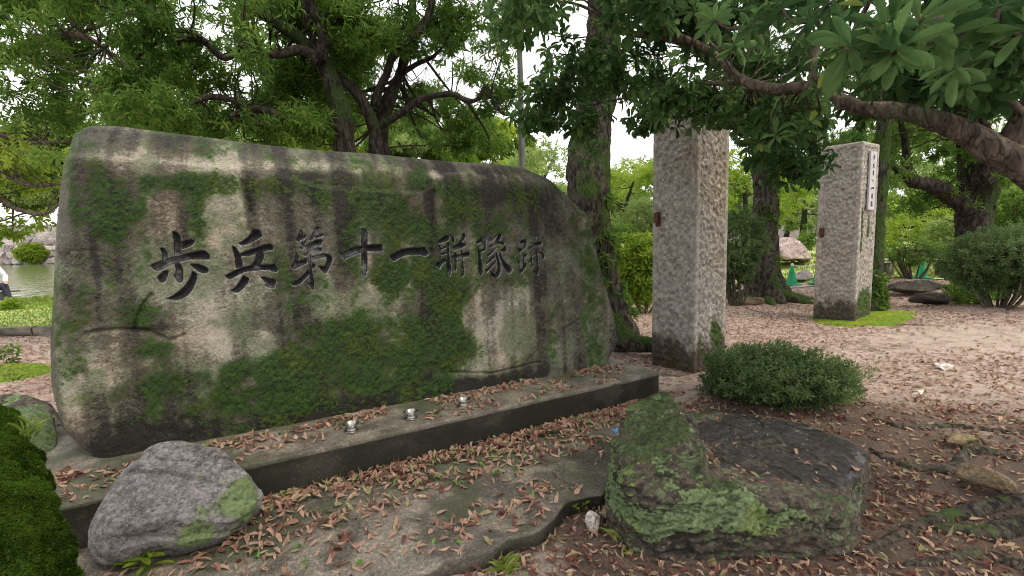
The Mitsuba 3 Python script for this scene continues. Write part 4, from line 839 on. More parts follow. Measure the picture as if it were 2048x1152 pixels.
def twigs_to(limbs, blobs, S, rs, per=4, r0=.014, reach=2.6):
    """branchlets from the nearest limb point to each clump and thin twigs on to some of its shoots"""
    node = np.vstack([l[:, :3] for l in limbs]); rad = np.concatenate([l[:, 3] for l in limbs]); out = []
    from scipy.spatial import cKDTree
    kt, ks = cKDTree(node), cKDTree(S) if len(S) else None
    for b in blobs:
        d, i = kt.query(b[:3] + [0, 0, -.3]); a = node[i]; c = b[:3]
        if d > reach: continue
        mid = (a + c) / 2 + rs.normal(0, .08 * d + .02, 3) - [0, 0, .06 * d]
        ra = min(rad[i] * .7, r0 * (.6 + .6 * d)); out.append(tube([a, mid, c], [ra, ra * .65, ra * .35], 5, max(5, int(d / .12))))
        if ks is not None and per:
            _, js = ks.query(c, min(len(S), 40)); js = rs.choice(np.atleast_1d(js), min(per, len(np.atleast_1d(js))), False)
            for j in js:
                e = S[j]; m2 = (c + e) / 2 + rs.normal(0, .03, 3) - [0, 0, .02]
                out.append(tube([c, m2, e], [ra * .4, ra * .28, .002], 3, 4, cap=False))
    return cat(out)
def limb_nodes(pts, rad, n=40):
    return spline(np.c_[np.asarray(pts, float), np.broadcast_to(rad, (len(pts),))], n)
def dpx(L, deps, w):
    """limb through view points: (px, py) list, distance (from, to) or list, radius list in metres (from, to)"""
    n = len(L); dd = np.interp(np.linspace(0, 1, n), np.linspace(0, 1, len(deps)), deps); ww = np.interp(np.linspace(0, 1, n), np.linspace(0, 1, len(w)), w)
    return np.array([at(x, y, d) for (x, y), d in zip(L, dd)]), ww
def ground_pt(p): return np.array([p[0], p[1], float(gz(p[0], p[1])) - .12])
def flare5(seed, k=.8, pw=14, lobes=5):
    rs = np.random.RandomState(seed); ph = rs.uniform(0, 6.28); 
    return lambda a, t: 1 + np.exp(-t * pw) * k * (.8 + .55 * np.cos(lobes * a + ph))
def tree(name, label, trunks, limbs, bark, fol, seed, group=None, tw=True, barkd=.012, moss=0.0, flare=None, bark_n=22, tuft=None):
    """trunks, limbs: [(points, radii)]; fol: [(blobs, shoots per m3, K, leaf length, width, material, template, thin)]"""
    rs = np.random.RandomState(seed); k = thing(name, label, 'tree', group); nodes = []
    for q, (p, r) in enumerate(trunks):
        v, f, u = tube(p, r, bark_n, None if len(p) > 2 else 40, barkd, seed + q, flare=flare if q == 0 else None)
        if moss: n_ = normals(v, f); u[:, 0] = np.clip(moss + .9 * nz(v, 2.0, seed + 3) + .3 * n_[:, 0], 0, 1)
        add('trunk', (v, f), bark, k, smooth=True, uv=u); nodes.append(limb_nodes(p, r))
    for q, (p, r) in enumerate(limbs):
        v, f, u = tube(p, r, 12, None, min(barkd * .6, .25 * float(np.mean(r))), seed + 30 + q)
        u[:, 0] = moss * .5
        add('branch', (v, f), bark, k, smooth=True, uv=u); nodes.append(limb_nodes(p, r))
    SS, fl, BB = [], {}, []
    for q, (bl, dens, K, L, W, mat, tpl, thin) in enumerate(fol):
        S, A = clumps(bl, dens, rs, thin, seed=seed + q); SS.append(S); BB.append(bl)
        tone = meshkit.fbm(S * .9, 2, seed + 77)
        fl.setdefault(mat, []).append(whorls(S, A, K, L, W, rs, tpl=tpl, tone=np.clip((tone - .3) * 2.2, 0, 1)))
    for mat, g in fl.items():
        v, f, u = cat(g); add('foliage', (v, f), mat, k, uv=u, kind='stuff')
    if tw:
        v, f, u = twigs_to(nodes, np.vstack(BB), np.vstack(SS), rs, per=3 if tw is True else tw); add('twigs', (v, f), bark, k, kind='stuff')
    return k
rs = np.random.RandomState(2024)

rs = np.random.RandomState(92)
def moss_on(key, v, f, uvm, n, L, rs, lim=.6):
    fc = v[f].mean(1); cr_ = np.cross(v[f[:, 1]] - v[f[:, 0]], v[f[:, 2]] - v[f[:, 0]]); ar = np.linalg.norm(cr_, axis=1) * (uvm[f].mean(1) > lim) * inview(fc, 30)
    j = rs.choice(len(f), n, p=ar / ar.sum()); v, f, u = whorls(fc[j], unit(cr_[j]) + rs.normal(0, .5, (n, 3)), 3, L, L * .42, rs, spread=(15, 80), gap=.0, droop=.1, tone=np.clip((meshkit.fbm(fc[j] * 9, 3, 5) - .3) * 2.4, 0, 1))
    put(key + '__moss', (v, f), 'mat_moss_tuft', False, u); labels[key + '__moss'] = {'kind': 'stuff'}
moss_on('boulder_001', *CORNER, 52000, .0095, rs, .4)
# ------------------------------------------------------------------ trees behind the stone
t1p, t1r = dpx([(690, 300), (686, 240), (668, 175), (640, 120), (600, 78), (555, 48), (510, 18), (460, -30), (380, -120)], [7.0, 6.7, 6.2], [.155, .14, .105, .085, .07, .05])
t1p = np.vstack([ground_pt(t1p[0] + [.05, 0, 0]), t1p]); t1r = np.r_[.24, t1r]
T1L = [dpx([(676, 252), (640, 250), (612, 250), (573, 242), (534, 221), (503, 219), (461, 234)], [6.9, 6.2], [.085, .07, .06, .035]),
       dpx([(512, 219), (480, 205), (456, 198), (425, 193), (399, 200), (373, 211), (326, 216), (290, 230)], [6.45, 6.0], [.05, .045, .035, .02]),
       dpx([(640, 125), (600, 100), (562, 108), (534, 107), (508, 99), (477, 101), (446, 115), (430, 104), (412, 86), (386, 78), (360, 78), (334, 78), (305, 91), (270, 118)], [6.6, 5.9], [.07, .06, .055, .045, .03, .02]),
       dpx([(412, 86), (378, 62), (352, 60), (326, 52), (300, 44), (265, 30), (200, 10)], [6.1, 5.6], [.035, .03, .02]),
       dpx([(640, 118), (645, 60), (620, 10), (600, -60)], [6.6, 6.2], [.09, .05])]
reg = [(-80, -120), (1010, -120), (1010, 40), (900, 140), (930, 210), (760, 200), (640, 200), (560, 250), (420, 262), (300, 255), (140, 262), (-80, 230)]
b1 = px_blobs([(250, -130), (720, -130), (720, 130), (640, 235), (480, 262), (330, 262), (240, 200)], 62, (6.5, 9.6), (.30, .62), rs)
b1 = np.vstack([b1, px_blobs([(250, -130), (620, -130), (600, 60), (420, 190), (240, 200)], 16, (5.2, 6.4), (.25, .45), rs)])
b1l = px_blobs([(140, 215), (640, 235), (640, 288), (480, 275), (300, 258), (150, 250)], 30, (6.0, 8.5), (.22, .42), rs)
b1u = np.c_[rs.uniform(-6.5, .5, 18), rs.uniform(5.0, 10, 18), rs.uniform(4.7, 6.8, 18), rs.uniform(.5, .9, 18)]
tree('evergreen_tree', 'dark evergreen tree with long crooked limbs reaching left above the stone slab', [(t1p, t1r)], T1L, 'mat_bark_dark',
     [(b1, 470, 9, .115, .030, 'mat_leaf_mid', LEAF4, .48), (b1l, 420, 9, .11, .030, 'mat_leaf_mid', LEAF4, .46), (b1u, 70, 8, .13, .04, 'mat_leaf_dark', LEAF2, .4)], 1, moss=.25)
t2a, r2a = dpx([(752, 300), (749, 262), (742, 240), (715, 188), (694, 167), (669, 146), (642, 112), (620, 60), (600, -40)], [7.5, 7.1], [.115, .08, .066, .05])
t2a = np.vstack([ground_pt(t2a[0]), t2a]); r2a = np.r_[.2, r2a]
t2b, r2b = dpx([(762, 300), (764, 243), (781, 190), (800, 150), (818, 60), (830, -40)], [7.7, 7.9], [.125, .105, .08, .055]); t2b = np.vstack([ground_pt(t2b[0]), t2b]); r2b = np.r_[.2, r2b]
T2L = [dpx([(749, 212), (760, 175), (774, 146), (789, 104), (815, 83), (843, 59), (857, 30), (866, -40)], [7.4, 7.0], [.066, .06, .045]),
       dpx([(756, 254), (780, 240), (808, 222), (843, 198), (871, 191), (906, 188), (933, 201), (951, 201), (972, 174), (989, 201), (1006, 226), (1031, 229)], [7.5, 6.9], [.066, .05, .04, .032, .025]),
       dpx([(800, 150), (830, 130), (870, 110), (900, 60)], [7.8, 7.4], [.05, .02])]
b2 = px_blobs([(560, -130), (1000, -130), (1000, 70), (930, 120), (940, 200), (900, 240), (640, 240), (560, 120)], 62, (7.3, 10), (.30, .62), rs)
b2b = px_blobs([(640, 250), (960, 215), (985, 290), (930, 300), (800, 285), (700, 270)], 16, (8.5, 10.5), (.25, .5), rs)
b2 = np.vstack([b2, px_blobs([(880, 20), (1030, 10), (1020, 120), (1000, 215), (930, 205)], 16, (6.4, 8.6), (.22, .42), rs)])
b2u = np.c_[rs.uniform(-2, 2.2, 13), rs.uniform(5.5, 10, 13), rs.uniform(4.9, 6.8, 13), rs.uniform(.5, .9, 13)]
tree('evergreen_tree', 'forked dark evergreen tree rising behind the middle of the stone slab', [(t2a, r2a), (t2b, r2b)], T2L, 'mat_bark_dark',
     [(b2, 470, 9, .115, .032, 'mat_leaf_mid', LEAF4, .49), (b2b, 430, 8, .10, .036, 'mat_leaf_mid', LEAF4, .46), (b2u, 70, 8, .13, .04, 'mat_leaf_dark', LEAF2, .4)], 2, moss=.25)
# tree beyond the left edge: its branches hang into the picture
t0 = np.array([[-9.3, 7.6, -.15], [-9.1, 7.5, 1.8], [-8.5, 7.3, 3.2], [-7.6, 7.0, 4.4], [-6.6, 6.7, 5.4]]); r0 = [.30, .22, .19, .14, .06]
T0L = [(np.vstack([t0[1], at(-60, 330, 8.0), at(15, 352, 7.4), at(70, 372, 7.1), at(130, 366, 6.9)]), [.09, .06, .045, .03, .012]),
       (np.vstack([at(-40, 350, 7.6), at(40, 420, 7.2), at(95, 425, 6.9), at(128, 396, 6.8)]), [.05, .035, .025, .01]),
       (np.vstack([t0[2], at(-60, 190, 7.8), at(40, 100, 7.0), at(140, 70, 6.6), at(210, 98, 6.3)]), [.12, .08, .06, .05, .02]),
       (np.vstack([t0[2], at(-60, 250, 7.6), at(60, 285, 7.2), at(150, 280, 7.0)]), [.07, .05, .03, .012])]
b0 = px_blobs([(-140, -130), (300, -130), (300, 150), (270, 252), (150, 258), (130, 300), (-140, 260)], 60, (5.4, 8.5), (.30, .62), rs)
b0b = px_blobs([(-120, 240), (140, 262), (132, 300), (118, 420), (96, 478), (30, 505), (-120, 500)], 34, (6.6, 8.6), (.20, .40), rs)
b0u = np.c_[rs.uniform(-11, -5, 12), rs.uniform(4, 10, 12), rs.uniform(4.6, 6.8, 12), rs.uniform(.5, .9, 12)]
tree('evergreen_tree', 'leafy tree at the left edge with sunlit light green leaves hanging beside the stone slab', [(t0, r0)], T0L, 'mat_bark_smooth',
     [(b0, 480, 9, .11, .032, 'mat_leaf_mid', LEAF4, .50), (b0b, 420, 6, .10, .045, 'mat_leaf_bright', LEAF4, .47), (b0u, 70, 8, .13, .04, 'mat_leaf_mid', LEAF2, .4)], 3, moss=.1)

# ------------------------------------------------------------------ big trunks at the middle and right
tA, rA = dpx([(1236, 676), (1207, 600), (1190, 500), (1178, 400), (1178, 300), (1194, 200), (1207, 100), (1210, 0), (1214, -120)], [6.45, 6.4], [.31, .285, .285, .285, .255, .24, .225, .21])
tA = np.vstack([tA[0] + [.08, .05, -.35], tA, tA[-1] + [.3, .6, 1.6]]); rA = np.r_[.36, rA, .12]
bA = np.c_[rs.uniform(-.6, 4.0, 34), rs.uniform(5.5, 10, 34), rs.uniform(5.0, 7.2, 34), rs.uniform(.5, .9, 34)]
TAL = [(np.vstack([tA[-3], tA[-3] + [.9, .5, .7], tA[-3] + [2.0, 1.0, 1.2]]), [.1, .07, .03]), (np.vstack([tA[-3], tA[-3] + [-.7, .8, .9], tA[-3] + [-1.4, 1.4, 1.5]]), [.1, .07, .03])]
kA = tree('old_tree', 'thick mossy leaning trunk right beside the stone slab, its root sweeping to the near pillar', [(tA, rA)], TAL, 'mat_bark_old',
          [(bA, 60, 8, .13, .04, 'mat_leaf_dark', LEAF2, .4)], 4, moss=.32, barkd=.035, bark_n=64)
rp_, rr_ = dpx([(1205, 600), (1232, 655), (1262, 684), (1300, 690), (1360, 700)], [6.35, 6.0, 5.8], [.16, .14, .11, .07])
v, f, u = tube(rp_, rr_, 24, None, .022, 9); u[:, 0] = np.clip(.30 + .8 * ss(.2, .9, normals(v, f)[:, 2]), 0, 1); add('root', (v, f), 'mat_bark_old', kA, smooth=True, uv=u)
rp_, rr_ = dpx([(1235, 690), (1180, 705), (1120, 712)], [6.5, 6.8], [.16, .06]); v, f, u = tube(rp_, rr_, 18, None, .02, 10); add('root', (v, f), 'mat_bark_old', kA, smooth=True, uv=u)
# ferns and epiphytes clinging to the trunk
def tufts_on(v, f, sel, n, L, W, rs, K=4, droop=.5, spread=(10, 60)):
    fc = v[f].mean(1); fn = unit(np.cross(v[f[:, 1]] - v[f[:, 0]], v[f[:, 2]] - v[f[:, 0]])); ok = np.nonzero(sel(fc, fn))[0]; ar = np.linalg.norm(np.cross(v[f[:, 1]] - v[f[:, 0]], v[f[:, 2]] - v[f[:, 0]]), axis=1)[ok]
    j = rs.choice(ok, n, p=ar / ar.sum()); return whorls(fc[j], fn[j] + rs.normal(0, .35, (n, 3)), K, L, W, rs, spread=spread, gap=.0, droop=droop)
vA, fA = tube(tA, rA, 30, 120)[:2]
def selA(c, n):
    x, y, d = proj(c); return (n @ np.array([.55, -.83, 0]) > .05) & ((y > 40) & (y < 170) | (y > 390) & (y < 650)) & (meshkit.fbm(c * 3, 3, 5) > .5)
v, f, u = tufts_on(vA, fA, selA, 420, .085, .014, rs, 4); add('epiphytes', (v, f), 'mat_leaf_mid', kA, uv=u, kind='stuff')
# straight dark trunk beyond
g = onz(1530, 598, .02); tB = np.array([[g[0], g[1], -.15], [g[0], g[1] + .05, .35], at(1528, 500, 10.75), at(1530, 400, 10.75), at(1527, 290, 10.75), at(1524, 180, 10.8), at(1518, 60, 10.8), at(1512, -60, 10.9)]); rB = [.52, .31, .265, .255, .255, .235, .20, .15]
bB = px_blobs([(1380, 60), (1720, 60), (1700, 230), (1600, 250), (1560, 290), (1470, 270), (1400, 240)], 34, (9.6, 12), (.35, .7), rs)
bB = np.vstack([bB, px_blobs([(1560, 215), (1760, 210), (1720, 320), (1600, 330)], 14, (11, 14), (.35, .6), rs), px_blobs([(1220, 60), (1320, 60), (1310, 180), (1240, 200)], 6, (9.5, 12), (.3, .5), rs)])
bBu = np.c_[rs.uniform(2.5, 9, 34), rs.uniform(8, 13.5, 34), rs.uniform(5.2, 8, 34), rs.uniform(.6, 1.0, 34)]
kB = tree('straight_tree', 'straight dark trunk with flared mossy roots between the two gate pillars', [(tB, rB)], [(np.vstack([at(1524, 200, 10.8), at(1600, 140, 10.5), at(1680, 110, 10.2)]), [.1, .07, .03]), (np.vstack([at(1524, 180, 10.8), at(1450, 120, 10.5), at(1380, 100, 10.2)]), [.1, .07, .03])],
          'mat_bark_old', [(bB, 170, 8, .13, .045, 'mat_leaf_dark', LEAF4, .43), (bBu, 45, 8, .17, .055, 'mat_leaf_dark', LEAF2, .42)], 5, moss=.22, barkd=.035, bark_n=56, flare=flare5(3, .55, 9))
for a, r in ((2.6, 1.0), (3.6, .9), (4.4, .9), (5.3, 1.1), (6.1, 1.0)):
    q = np.array([[g[0] + math.cos(a) * s * r, g[1] + math.sin(a) * s * r, float(gz(g[0] + math.cos(a) * s * r, g[1] + math.sin(a) * s * r)) + .22 * (1 - s / 1.3) ** 2 - .05 * s] for s in (.15, .5, .9, 1.3)])
    v, f, u = tube(q, [.17, .12, .08, .03], 14, None, .015, int(a * 10)); u[:, 0] = np.clip(.35 + .6 * normals(v, f)[:, 2], 0, 1); add('root', (v, f), 'mat_bark_old', kB, smooth=True, uv=u)
v, f, u = tufts_on(*tube(tB[1:6], rB[1:6], 24, 100)[:2], lambda c, n: (n @ np.array([.5, -.86, 0]) > -.1) & (meshkit.fbm(c * 2.2, 3, 8) > .53) & (c[:, 2] < 3.4), 420, .09, .018, rs, 4); add('epiphytes', (v, f), 'mat_leaf_mid', kB, uv=u, kind='stuff')
# slim mossy trunk behind the far pillar
g = onz(1746, 630, .02); tC = np.array([[g[0], g[1], -.15], at(1750, 560, 8.35), at(1755, 450, 8.4), at(1762, 350, 8.4), at(1768, 250, 8.4), at(1772, 150, 8.4), at(1790, 20, 8.3), at(1800, -80, 8.3)])
bC = px_blobs([(1680, 40), (2100, 40), (2100, 230), (1800, 240), (1690, 200)], 22, (7.5, 9), (.30, .6), rs)
kC = tree('slim_tree', 'slim upright tree trunk coated in moss just behind the farther pillar', [(tC, [.17, .125, .12, .12, .11, .10, .08, .05])], [(np.vstack([at(1770, 200, 8.4), at(1830, 150, 8.2), at(1920, 120, 8.0)]), [.06, .04, .015])], 'mat_bark_old',
          [(bC, 160, 8, .12, .042, 'mat_leaf_dark', LEAF4, .45)], 6, moss=.62, barkd=.015, bark_n=28)
v, f, u = tufts_on(*tube(tC[:3], [.17, .125, .12], 20, 60)[:2], lambda c, n: (c[:, 2] > .15) & (c[:, 2] < .75) & (n[:, 1] < .3), 60, .11, .03, rs, 6); add('epiphytes', (v, f), 'mat_leaf_mid', kC, uv=u, kind='stuff')
# old stout tree on the right with a low limb reaching left
g = onz(1955, 640, .1); tD = np.array([[at(1955, 600, 10)[0], at(1955, 600, 10)[1], -.1], at(1948, 520, 10.0), at(1948, 440, 10.0), at(1958, 380, 10.0), at(1950, 300, 9.9), at(1930, 200, 9.8), at(1900, 60, 9.6)])
TDL = [dpx([(1940, 420), (1900, 392), (1865, 372), (1828, 362), (1800, 342), (1770, 320)], [9.9, 9.3], [.17, .15, .12, .05]), dpx([(1828, 362), (1815, 335), (1812, 300), (1800, 240)], [9.6, 9.2], [.11, .09, .04]), dpx([(1962, 400), (2010, 330), (2060, 300)], [10, 9.6], [.15, .06])]
bD = px_blobs([(1745, 215), (2120, 215), (2120, 330), (1990, 380), (1900, 440), (1820, 430), (1760, 420)], 44, (8.8, 11), (.25, .55), rs)
tree('stout_tree', 'stout gnarled tree at the right with a low dark limb reaching left behind the pillar', [(tD, [.38, .31, .30, .33, .28, .22, .13])], TDL, 'mat_bark_dark',
     [(bD, 260, 9, .12, .038, 'mat_leaf_mid', LEAF4, .47), (np.c_[rs.uniform(7, 13, 26), rs.uniform(8, 12, 26), rs.uniform(4.4, 7, 26), rs.uniform(.6, 1.0, 26)], 45, 8, .16, .055, 'mat_leaf_dark', LEAF2, .42)], 7, moss=.3, barkd=.04, bark_n=48)

# ------------------------------------------------------------------ foreground broadleaf tree: its limb crosses the upper right
fp, fr = dpx([(2300, 520), (2150, 410), (2048, 335), (1985, 300), (1940, 270), (1870, 240), (1800, 222), (1720, 214), (1668, 190), (1640, 172), (1560, 178), (1480, 158), (1440, 118), (1385, 84), (1330, 60), (1290, 20), (1250, -20)], [2.35, 2.5, 2.6, 2.9, 3.2, 3.5, 3.8], [.108, .082, .067, .053, .041, .036, .031, .027, .022, .017])
ft = np.array([[3.55, 1.55, -.2], [3.45, 1.6, .5], fp[0] + [.25, -.05, -.2]])
kF = thing('broadleaf_tree', 'foreground tree whose long smooth limb with large glossy leaves crosses the upper right', 'tree')
nodesF = []
def limbF(p, r, sides=18, bk=.006, seed=0, nm='branch'):
    v, f, u = tube(p, r, sides, max(12, int(np.linalg.norm(np.diff(np.asarray(p), axis=0), axis=1).sum() / .025)), bk, seed); add(nm, (v, f), 'mat_bark_smooth', kF, smooth=True, uv=u); nodesF.append(limb_nodes(p, r, 60))
limbF(ft, [.26, .21, .17], 30, .012, 1, 'trunk'); limbF(fp, fr, 22, .006, 2)
FL = [([(2000, 305), (2040, 250), (2075, 170), (2100, 60)], [2.62, 2.5], [.062, .05, .036]), ([(1645, 175), (1625, 135), (1632, 100), (1640, 70), (1630, 20)], [3.0, 3.0], [.03, .024, .012]), ([(1655, 165), (1670, 125), (1692, 92), (1720, 40), (1745, -10)], [3.0, 2.6], [.03, .02, .012]),
      ([(1385, 84), (1300, 72), (1240, 62), (1200, 30), (1150, 8), (1060, 0)], [3.55, 4.2], [.024, .02, .008]), ([(1500, 168), (1400, 170), (1330, 186), (1260, 195), (1200, 205)], [3.3, 4.2], [.018, .014, .006]), ([(1330, 60), (1280, 10), (1230, -30)], [3.6, 3.8], [.02, .01]),
      ([(2045, 230), (1990, 195), (1950, 225)], [2.55, 2.6], [.02, .014]), ([(2060, 130), (1960, 60), (1880, 40), (1800, 60), (1770, 95)], [2.4, 1.5, 1.25], [.022, .014, .006]), ([(1985, 290), (1965, 240), (1940, 215)], [2.7, 2.5], [.022, .008])]
for q, (L, d, w_) in enumerate(FL): p, r = dpx(L, d, w_); limbF(p, r, 12, .003, 5 + q)
rF = np.random.RandomState(77)
# whorls of big leaves: (px, py, distance, leaf length, leaves)
big = [(1700, 92, 1.30, .135, 9), (1790, 100, 1.22, .13, 11), (1765, 55, 1.25, .13, 9), (1838, 40, 1.3, .13, 8), (1880, 75, 1.4, .13, 9), (1940, 40, 1.5, .14, 8), (1995, 15, 1.35, .15, 7), (2050, 60, 1.3, .15, 7), (1905, 130, 1.6, .13, 8),
       (1430, 40, 2.5, .13, 10), (1500, 50, 2.4, .12, 8), (1470, 95, 2.7, .12, 8), (1560, 20, 2.3, .13, 9), (1620, 40, 2.2, .13, 7), (1390, 20, 2.9, .13, 9), (1660, 5, 1.9, .13, 8), (1340, 10, 3.2, .12, 8)]
S = np.array([at(x, y, d) for x, y, d, _, _ in big]); idx_leaf = 0; pend = []
for (x, y, d, l, K), s in zip(big, S):
    ax = unit(unit(EYE - s) * .75 + np.array([-.1, 0, .30]) + rF.normal(0, .2, 3))
    v, f, u = whorls(s[None], ax[None], K + 3, l * .84, l * .25, rF, spread=(52, 88), gap=.004, droop=.12, tpl=LEAFB, var=.25)
    nl = len(LEAFB[0]); 
    for q in range(K + 3): pend.append((v[q * nl:(q + 1) * nl], LEAFB[1], u[q * nl:(q + 1) * nl]))
# the part of its crown that spreads above the viewer, out of the picture
bO = np.c_[rF.uniform(-2.6, 4.2, 80), rF.uniform(-2.5, 3.6, 80), rF.uniform(0, 1, 80), rF.uniform(.45, .8, 80)]; bO[:, 2] = 2.6 + .62 * np.maximum(bO[:, 1], 0) + bO[:, 3] * .9 + 2.2 * bO[:, 2]
So, Ao = clumps(bO, 52, rF, .40, 1.2, 31, .6); v, f, u = whorls(So, Ao + [0, 0, .3], 9, .15, .05, rF, spread=(50, 95), tpl=LEAF2); add('crown', (v, f), 'mat_leaf_broad', kF, uv=u, kind='stuff')
limbF(np.array([ft[2], [2.9, 1.2, 3.0], [1.6, .9, 4.1], [.2, .8, 4.7], [-1.2, 1.0, 5.0]]), [.14, .11, .08, .05, .02], 14, .006, 40); limbF(np.array([[2.9, 1.2, 3.0], [2.6, -.2, 3.8], [1.8, -1.4, 4.3]]), [.09, .06, .02], 12, .005, 41)
# smaller-looking clusters along the limb's far end and below it
bF = np.vstack([px_blobs([(1090, 130), (1330, 120), (1340, 250), (1290, 275), (1150, 330), (1080, 300), (1070, 200)], 24, (3.9, 4.6), (.14, .30), rF), px_blobs([(1290, 190), (1480, 180), (1500, 250), (1440, 262), (1310, 245)], 12, (3.5, 4.1), (.12, .24), rF),
                px_blobs([(1470, 180), (1640, 205), (1660, 270), (1610, 345), (1540, 320), (1480, 280)], 22, (3.2, 4.2), (.13, .30), rF), px_blobs([(1000, -80), (1700, -80), (1700, 60), (1500, 90), (1380, 40), (1200, 60), (1000, 60)], 42, (2.9, 4.6), (.18, .34), rF),
                px_blobs([(1420, 60), (1950, 60), (1990, 180), (1860, 200), (1700, 170), (1480, 130)], 30, (2.6, 4.4), (.16, .32), rF), px_blobs([(1850, -60), (2120, -60), (2120, 110), (2000, 150), (1880, 140)], 20, (2.0, 3.4), (.16, .32), rF)])
Sf, Af = clumps(bF, 480, rF, .44, 2.2, 12, flat=.8)
v, f, u = whorls(Sf, Af + [0, 0, .25], 9, .10, .042, rF, spread=(48, 95), gap=.004, droop=.22, tpl=LEAFO, tone=np.clip((meshkit.fbm(Sf * 2, 2, 4) - .3) * 2, 0, 1))
nl = len(LEAFO[0]); cenl = v.reshape(-1, nl, 3).mean(1); vis = np.nonzero(inview(cenl, 0))[0]; order = vis[np.argsort(proj(cenl[vis])[2])]
pick = order[:max(0, 296 - len(pend))]; mask = np.ones(len(cenl), bool); mask[pick] = False
for q in pick: pend.append((v[q * nl:(q + 1) * nl], LEAFO[1], u[q * nl:(q + 1) * nl]))
for s_ in S:
    nd = np.vstack(nodesF); nd = nd[nd[:, 3] < .03]; q_ = nd[np.argmin(np.linalg.norm(nd[:, :3] - s_, axis=1)), :3]; e_ = s_ - (s_ - q_) * 0 
    p_ = np.array([q_, (q_ + s_) / 2 + [0, .03, -.02], s_ + .01 * unit(s_ - q_)]); limbF(p_, [.007, .006, .005], 8, 0, 60, 'twig')
for a in pend: add('leaf', (a[0], a[1]), 'mat_leaf_broad', kF, smooth=True, uv=a[2])
keepv = np.repeat(mask, nl); keepf = np.repeat(mask, len(LEAFO[1])); rm = np.cumsum(keepv) - 1
add('foliage', (v[keepv], rm[f[keepf]]), 'mat_leaf_broad', kF, smooth=True, uv=u[keepv], kind='stuff')
v2, f2, u2 = twigs_to(nodesF, bF, Sf, rF, per=4, r0=.008, reach=1.3); add('twigs', (v2, f2), 'mat_bark_smooth', kF, kind='stuff')
# its roots crossing the soil at the lower right
def root(pts, r, seed, moss=.3):
    q = np.array([[*onz(x, y, -.07)[:2], 0] for x, y in pts]); q[:, 2] = gz(q[:, 0], q[:, 1]) - np.array(r) * .22
    v, f, u = tube(q, r, 12, max(14, int(np.linalg.norm(np.diff(q, axis=0), axis=1).sum() / .03)), .008, seed); u[:, 0] = np.clip(moss * .5 + .2 * normals(v, f)[:, 2] - .28, 0, 1); add('root', (v, f), 'mat_bark_old', kF, smooth=True, uv=u)
root([(2150, 1085), (2048, 1050), (1960, 1062), (1880, 1052), (1800, 1050)], [.075, .07, .055, .035, .02], 1); root([(2150, 1010), (2030, 1000), (1940, 1020), (1860, 1040), (1760, 1085), (1690, 1105)], [.06, .06, .055, .045, .03, .015], 2, .4)
root([(2140, 930), (2048, 920), (1960, 905), (1880, 940), (1800, 930), (1740, 905)], [.05, .05, .04, .045, .035, .02], 3); root([(2048, 1130), (1960, 1105), (1870, 1118), (1780, 1128)], [.05, .04, .03, .012], 4, .5)
root([(2140, 880), (2010, 870), (1900, 862), (1800, 868), (1730, 850)], [.04, .035, .03, .025, .012], 5)
# ------------------------------------------------------------------ background trees
def far_tree(px, dep, top_py, w, label, mat, seed, name='background_tree', leaf=.20, n=70, dens=60, base=None, trunk=True, K=6, thin=.44):
    rs = np.random.RandomState(seed); c = at(px, 560, dep); x, y = c[0], c[1]; z0 = base if base is not None else float(gz(x, y)); zt = at(px, top_py, dep)[2]; H = zt - z0
    k = thing(name, label, 'tree', None)
    bl = []
    for _ in range(n):
        t = rs.uniform(.12, 1) ; a = rs.uniform(0, 6.283); rad = w * math.sqrt(max(.05, 1 - (abs(t - .5) / .55) ** 2)) * rs.uniform(.2, 1) ** .6
        bl.append([x + rad * math.cos(a), y + rad * math.sin(a), z0 + H * (.16 + .80 * t), rs.uniform(.18, .34) * w])
    bl = np.array(bl); S, A = clumps(bl, dens / w ** 1.1, rs, thin, 1.2 / w * 2, seed, .6)
    v, f, u = whorls(S, A, K, leaf, leaf * .42, rs, droop=.15, tone=np.clip((meshkit.fbm(S * 2 / w, 2, seed) - .3) * 2.2, 0, 1)); add('foliage', (v, f), mat, k, uv=u, kind='stuff')
    if trunk:
        p = np.array([[x, y, z0 - .2], [x + rs.normal(0, .05 * H), y, z0 + H * .35], [x + rs.normal(0, .08 * H), y, z0 + H * .85]]); r = .035 * H
        add('trunk', tube(p, [r, r * .7, r * .2], 10, 24, .01, seed)[:2], 'mat_bark_dark', k, smooth=True); nodes = [limb_nodes(p, [r, r * .7, r * .2])]
        v, f, u = twigs_to(nodes, bl[:30], S, rs, per=1, r0=.02); add('twigs', (v, f), 'mat_bark_dark', k, kind='stuff')
    return k
far_tree(1255, 17, 325, 2.0, 'bright green maple seen between the mossy leaning trunk and the near pillar', 'mat_leaf_bright', 101, leaf=.13, dens=240, n=80)
far_tree(1085, 24, 285, 2.4, 'light green tree just above the right shoulder of the stone slab, by the lamp post', 'mat_leaf_far', 102, leaf=.2, dens=150)
far_tree(1330, 26, 300, 3.0, 'light green tree directly behind the near gate pillar', 'mat_leaf_far', 103, leaf=.22, dens=150)
far_tree(1480, 24, 290, 2.6, 'bright green tree seen between the near pillar and the straight dark trunk', 'mat_leaf_bright', 104, leaf=.2, dens=170)
far_tree(1600, 30, 295, 3.4, 'light green tree seen between the straight dark trunk and the farther pillar', 'mat_leaf_far', 105, leaf=.25, dens=150)
far_tree(1660, 22, 420, 1.5, 'low dark pine behind the farther pillar', 'mat_leaf_mid', 106, leaf=.16, dens=200, n=40)
far_tree(1830, 17, 395, 2.0, 'bright yellow green maple behind the twiggy shrub', 'mat_leaf_bright', 107, leaf=.13, dens=260, n=80)
far_tree(1930, 21, 370, 2.6, 'bright green maple beyond the stout gnarled tree', 'mat_leaf_bright', 108, leaf=.17, dens=200)
